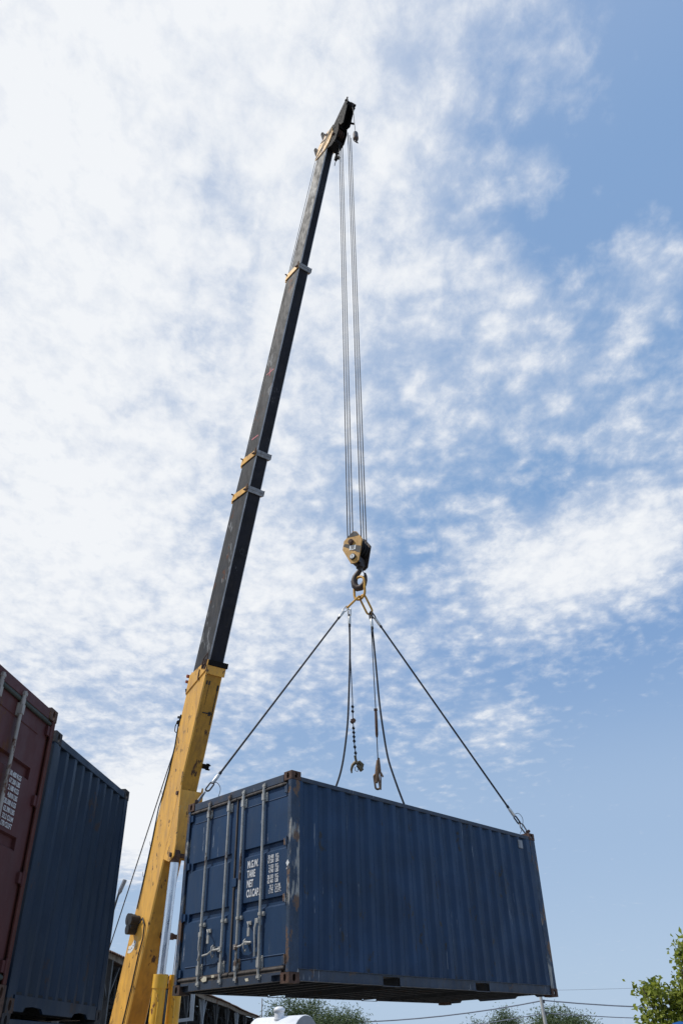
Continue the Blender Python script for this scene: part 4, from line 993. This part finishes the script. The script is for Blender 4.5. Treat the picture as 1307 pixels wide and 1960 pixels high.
span('upper power line running right from the leaning power pole', pt + V(.2, 0, -.28), farR + V(0, 0, .9), 1.15, .05)
span('lower power line running right from the leaning power pole', pt + V(.2, 0, -1.12), farR + V(0, 0, .05), 1.0, .035)
span('upper power line running left from the leaning power pole', pt + V(.2, 0, -.28), az(80, -9, 3.35), .9, .05)
span('lower power line running left from the leaning power pole', pt + V(.2, 0, -1.12), az(80, -9, 2.55), .9, .035)
span('faint far power line high over the right-hand tree', az(160, 9, 9.2), az(170, 40, 9.6), .8, .025)
# trees
def tree(name, label, base, h, blobs, leaf, n, m, lw=.45, seed=1, group=None, trunk_r=.12, spread=1.0):
    rnd = random.Random(seed); t = thing(name, label, 'tree', loc=base, group=group)
    q = MB(); top = base + V(0, 0, h*.75)
    q.tube([base, base.lerp(top, .5) + V(.1, 0, 0), top], trunk_r, 8, taper=[trunk_r*1.3, trunk_r, trunk_r*.4])
    fork = base + V(0, 0, h*.35)
    for c, r in blobs:
        mid = fork.lerp(c, .5) + V(0, 0, -.15*h*.1); q.tube([fork, mid, c, c + (c - mid).normalized()*r[2]*.5], .03, 5, taper=[trunk_r*.5, trunk_r*.3, trunk_r*.15, .01])
    q.build('trunk', m_bark, t)
    q = MB(); vs = []; fs = []
    tot = sum(r[0]*r[1]*r[2] for c, r in blobs)
    for c, r in blobs:
        cl = max(5, int(n*(r[0]*r[1]*r[2])/tot/14))
        for _ in range(cl):
            # cluster of leaves on a twig
            while True:
                d = V(rnd.uniform(-1, 1), rnd.uniform(-1, 1), rnd.uniform(-1, 1))
                if d.length < 1 and d.length > .25: break
            cc = c + V(d.x*r[0], d.y*r[1], d.z*r[2]); dd = V(d.x, d.y, d.z + .2).normalized()
            for _ in range(14):
                o = cc + V(rnd.gauss(0, 1), rnd.gauss(0, 1), rnd.gauss(0, .8))*leaf*spread
                a = V(rnd.gauss(0, 1), rnd.gauss(0, 1), rnd.gauss(-.3, .7)).normalized(); a = (a + dd*.6).normalized()
                b = a.cross(V(rnd.gauss(0, 1), rnd.gauss(0, 1), rnd.gauss(0, 1))).normalized(); s = leaf*rnd.uniform(.6, 1.25)
                nn = a.cross(b)*s*.12
                k = len(vs); vs += [o, o + a*s*.5 + b*s*lw*.5 + nn, o + a*s, o + a*s*.5 - b*s*lw*.5 + nn]; fs.append((k, k+1, k+2, k+3))
    q.add(vs, fs); q.build('crown', m, t); return t
# big-leaved tree at the right
Rb = 26
def bl(a, z, R, r): return (az(R, a + (.35 if R < 30 else 0), z - (.10 if R < 30 else 0)), r)
blobs = [bl(17.0, 1.42, Rb, (.32, .4, .22)), bl(17.6, 1.50, Rb, (.26, .4, .20)), bl(18.2, 1.25, Rb, (.42, .5, .24)), bl(17.3, 1.02, Rb, (.22, .3, .20)), bl(18.9, 1.18, Rb, (.36, .4, .26)),
         bl(19.0, 1.58, Rb, (.20, .3, .22)), bl(19.4, 1.30, Rb, (.30, .4, .30)), bl(17.2, .72, Rb, (.36, .4, .28)), bl(17.9, .70, Rb, (.45, .5, .30)), bl(18.7, .66, Rb, (.5, .5, .34)), bl(19.5, .8, Rb, (.45, .5, .4)),
         bl(17.3, .25, Rb, (.5, .5, .35)), bl(18.3, .15, Rb, (.6, .6, .4)), bl(19.3, .2, Rb, (.6, .6, .4)), bl(18.2, -.5, Rb, (1.2, 1, .5)),
         bl(19.7, 2.32, Rb-1, (.28, .4, .22)), bl(19.35, 2.02, Rb-1, (.20, .3, .17)), bl(20.2, 2.15, Rb-1, (.36, .4, .30)), bl(19.9, 1.72, Rb-1, (.28, .4, .24)), bl(20.6, 1.7, Rb, (.5, .5, .4)), bl(20.8, 1.0, Rb, (.7, .6, .6)), bl(21.0, .3, Rb, (.9, .6, .6)), bl(21.5, 2.4, Rb, (.6, .6, .5))]
tree('broadleaf_tree', 'bright green broad-leaved tree at the lower right corner', az(Rb + .3, 19.2, -Z0), 3.6, blobs, .16, 11500, m_leafb, .6, 5, spread=.75)
def fluffy(name, label, R, specs, leaf, n, seed):
    a0 = sum(s[0] for s in specs)/len(specs); base = az(R, a0, -Z0); zt = max(s[1] for s in specs) + Z0
    return tree(name, label, base, zt, [bl(a, z, R, (r, r, r2)) for a, z, r, r2 in specs], leaf*.8, int(n*.75), m_leafd, .26, seed, spread=1.5, group='feathery trees far behind the yard', trunk_r=.10)
fluffy('feathery_tree', 'feathery green tree directly behind the white tank', 70, [(-4.9, 3.1, .6, .55), (-4.0, 3.35, .9, .55), (-3.0, 3.3, .9, .6), (-2.3, 3.0, .8, .5), (-3.6, 2.6, 1.2, .6), (-4.6, 2.6, .8, .5), (-2.8, 2.2, 1.5, .7)], .30, 9000, 11)
fluffy('feathery_tree', 'feathery tree right of the white tank with a bare upright twig', 66, [(-1.9, 2.5, .5, .4), (-1.4, 2.35, .6, .5), (-.9, 2.7, .3, .5), (-.4, 2.5, .6, .45), (.1, 2.25, .5, .45), (-.9, 1.9, 1.5, .6), (-1.7, 1.9, .9, .5), (.2, 1.7, .9, .5)], .28, 8000, 12)
fluffy('feathery_tree', 'small round feathery tree left of the leaning power pole', 80, [(9.1, 2.75, .55, .5), (8.6, 2.3, .6, .45), (9.5, 2.3, .6, .5), (9.0, 1.8, 1.2, .6), (7.3, 1.9, .6, .5)], .30, 6000, 13)
fluffy('feathery_tree', 'wide feathery tree behind the leaning power pole', 78, [(11.2, 2.4, .9, .55), (11.9, 2.7, .8, .5), (12.6, 2.4, .9, .5), (13.3, 2.15, .9, .5), (12.2, 1.9, 2.0, .6), (11.0, 1.8, 1.0, .5), (13.7, 1.7, .9, .5)], .30, 9000, 14)
# blue tarpaulin canopy
cn = thing('blue_canopy', 'blue tarpaulin canopy peeping up at the bottom right corner', 'canopy', loc=az(20, 20.2, -Z0))
q = MB(); nn = 10; vs = []
for i in range(nn + 1):
    for j in range(3):
        a = 18.5 + i*.45; R = 19 + j*1.4; vs.append(az(R, a, .47 - .05*math.cos(i*1.3) - j*.28 if j else .44 + .03*math.sin(i*1.7)))
q.add(vs, [(i*3+j, i*3+j+1, (i+1)*3+j+1, (i+1)*3+j) for i in range(nn) for j in range(2)])
vs = []
for i in range(nn + 1):
    a = 18.5 + i*.45; vs += [az(19, a, .44 + .03*math.sin(i*1.7)), az(18.97, a, .12 + .02*math.sin(i*3))]
q.add(vs, [(2*i, 2*i+1, 2*i+3, 2*i+2) for i in range(nn)]); o = q.build('sheet', m_tarp, cn); sm = o.modifiers.new('thickness', 'SOLIDIFY'); sm.thickness = .01
for a in (18.7, 22.8):
    q = MB(); q.cyl(az(19.05, a, -Z0), az(19.05, a, .40), .03, 8); q.build('pole', m_lpost, cn)

for o in bpy.data.objects:
    if '_w' in o: del o['_w']
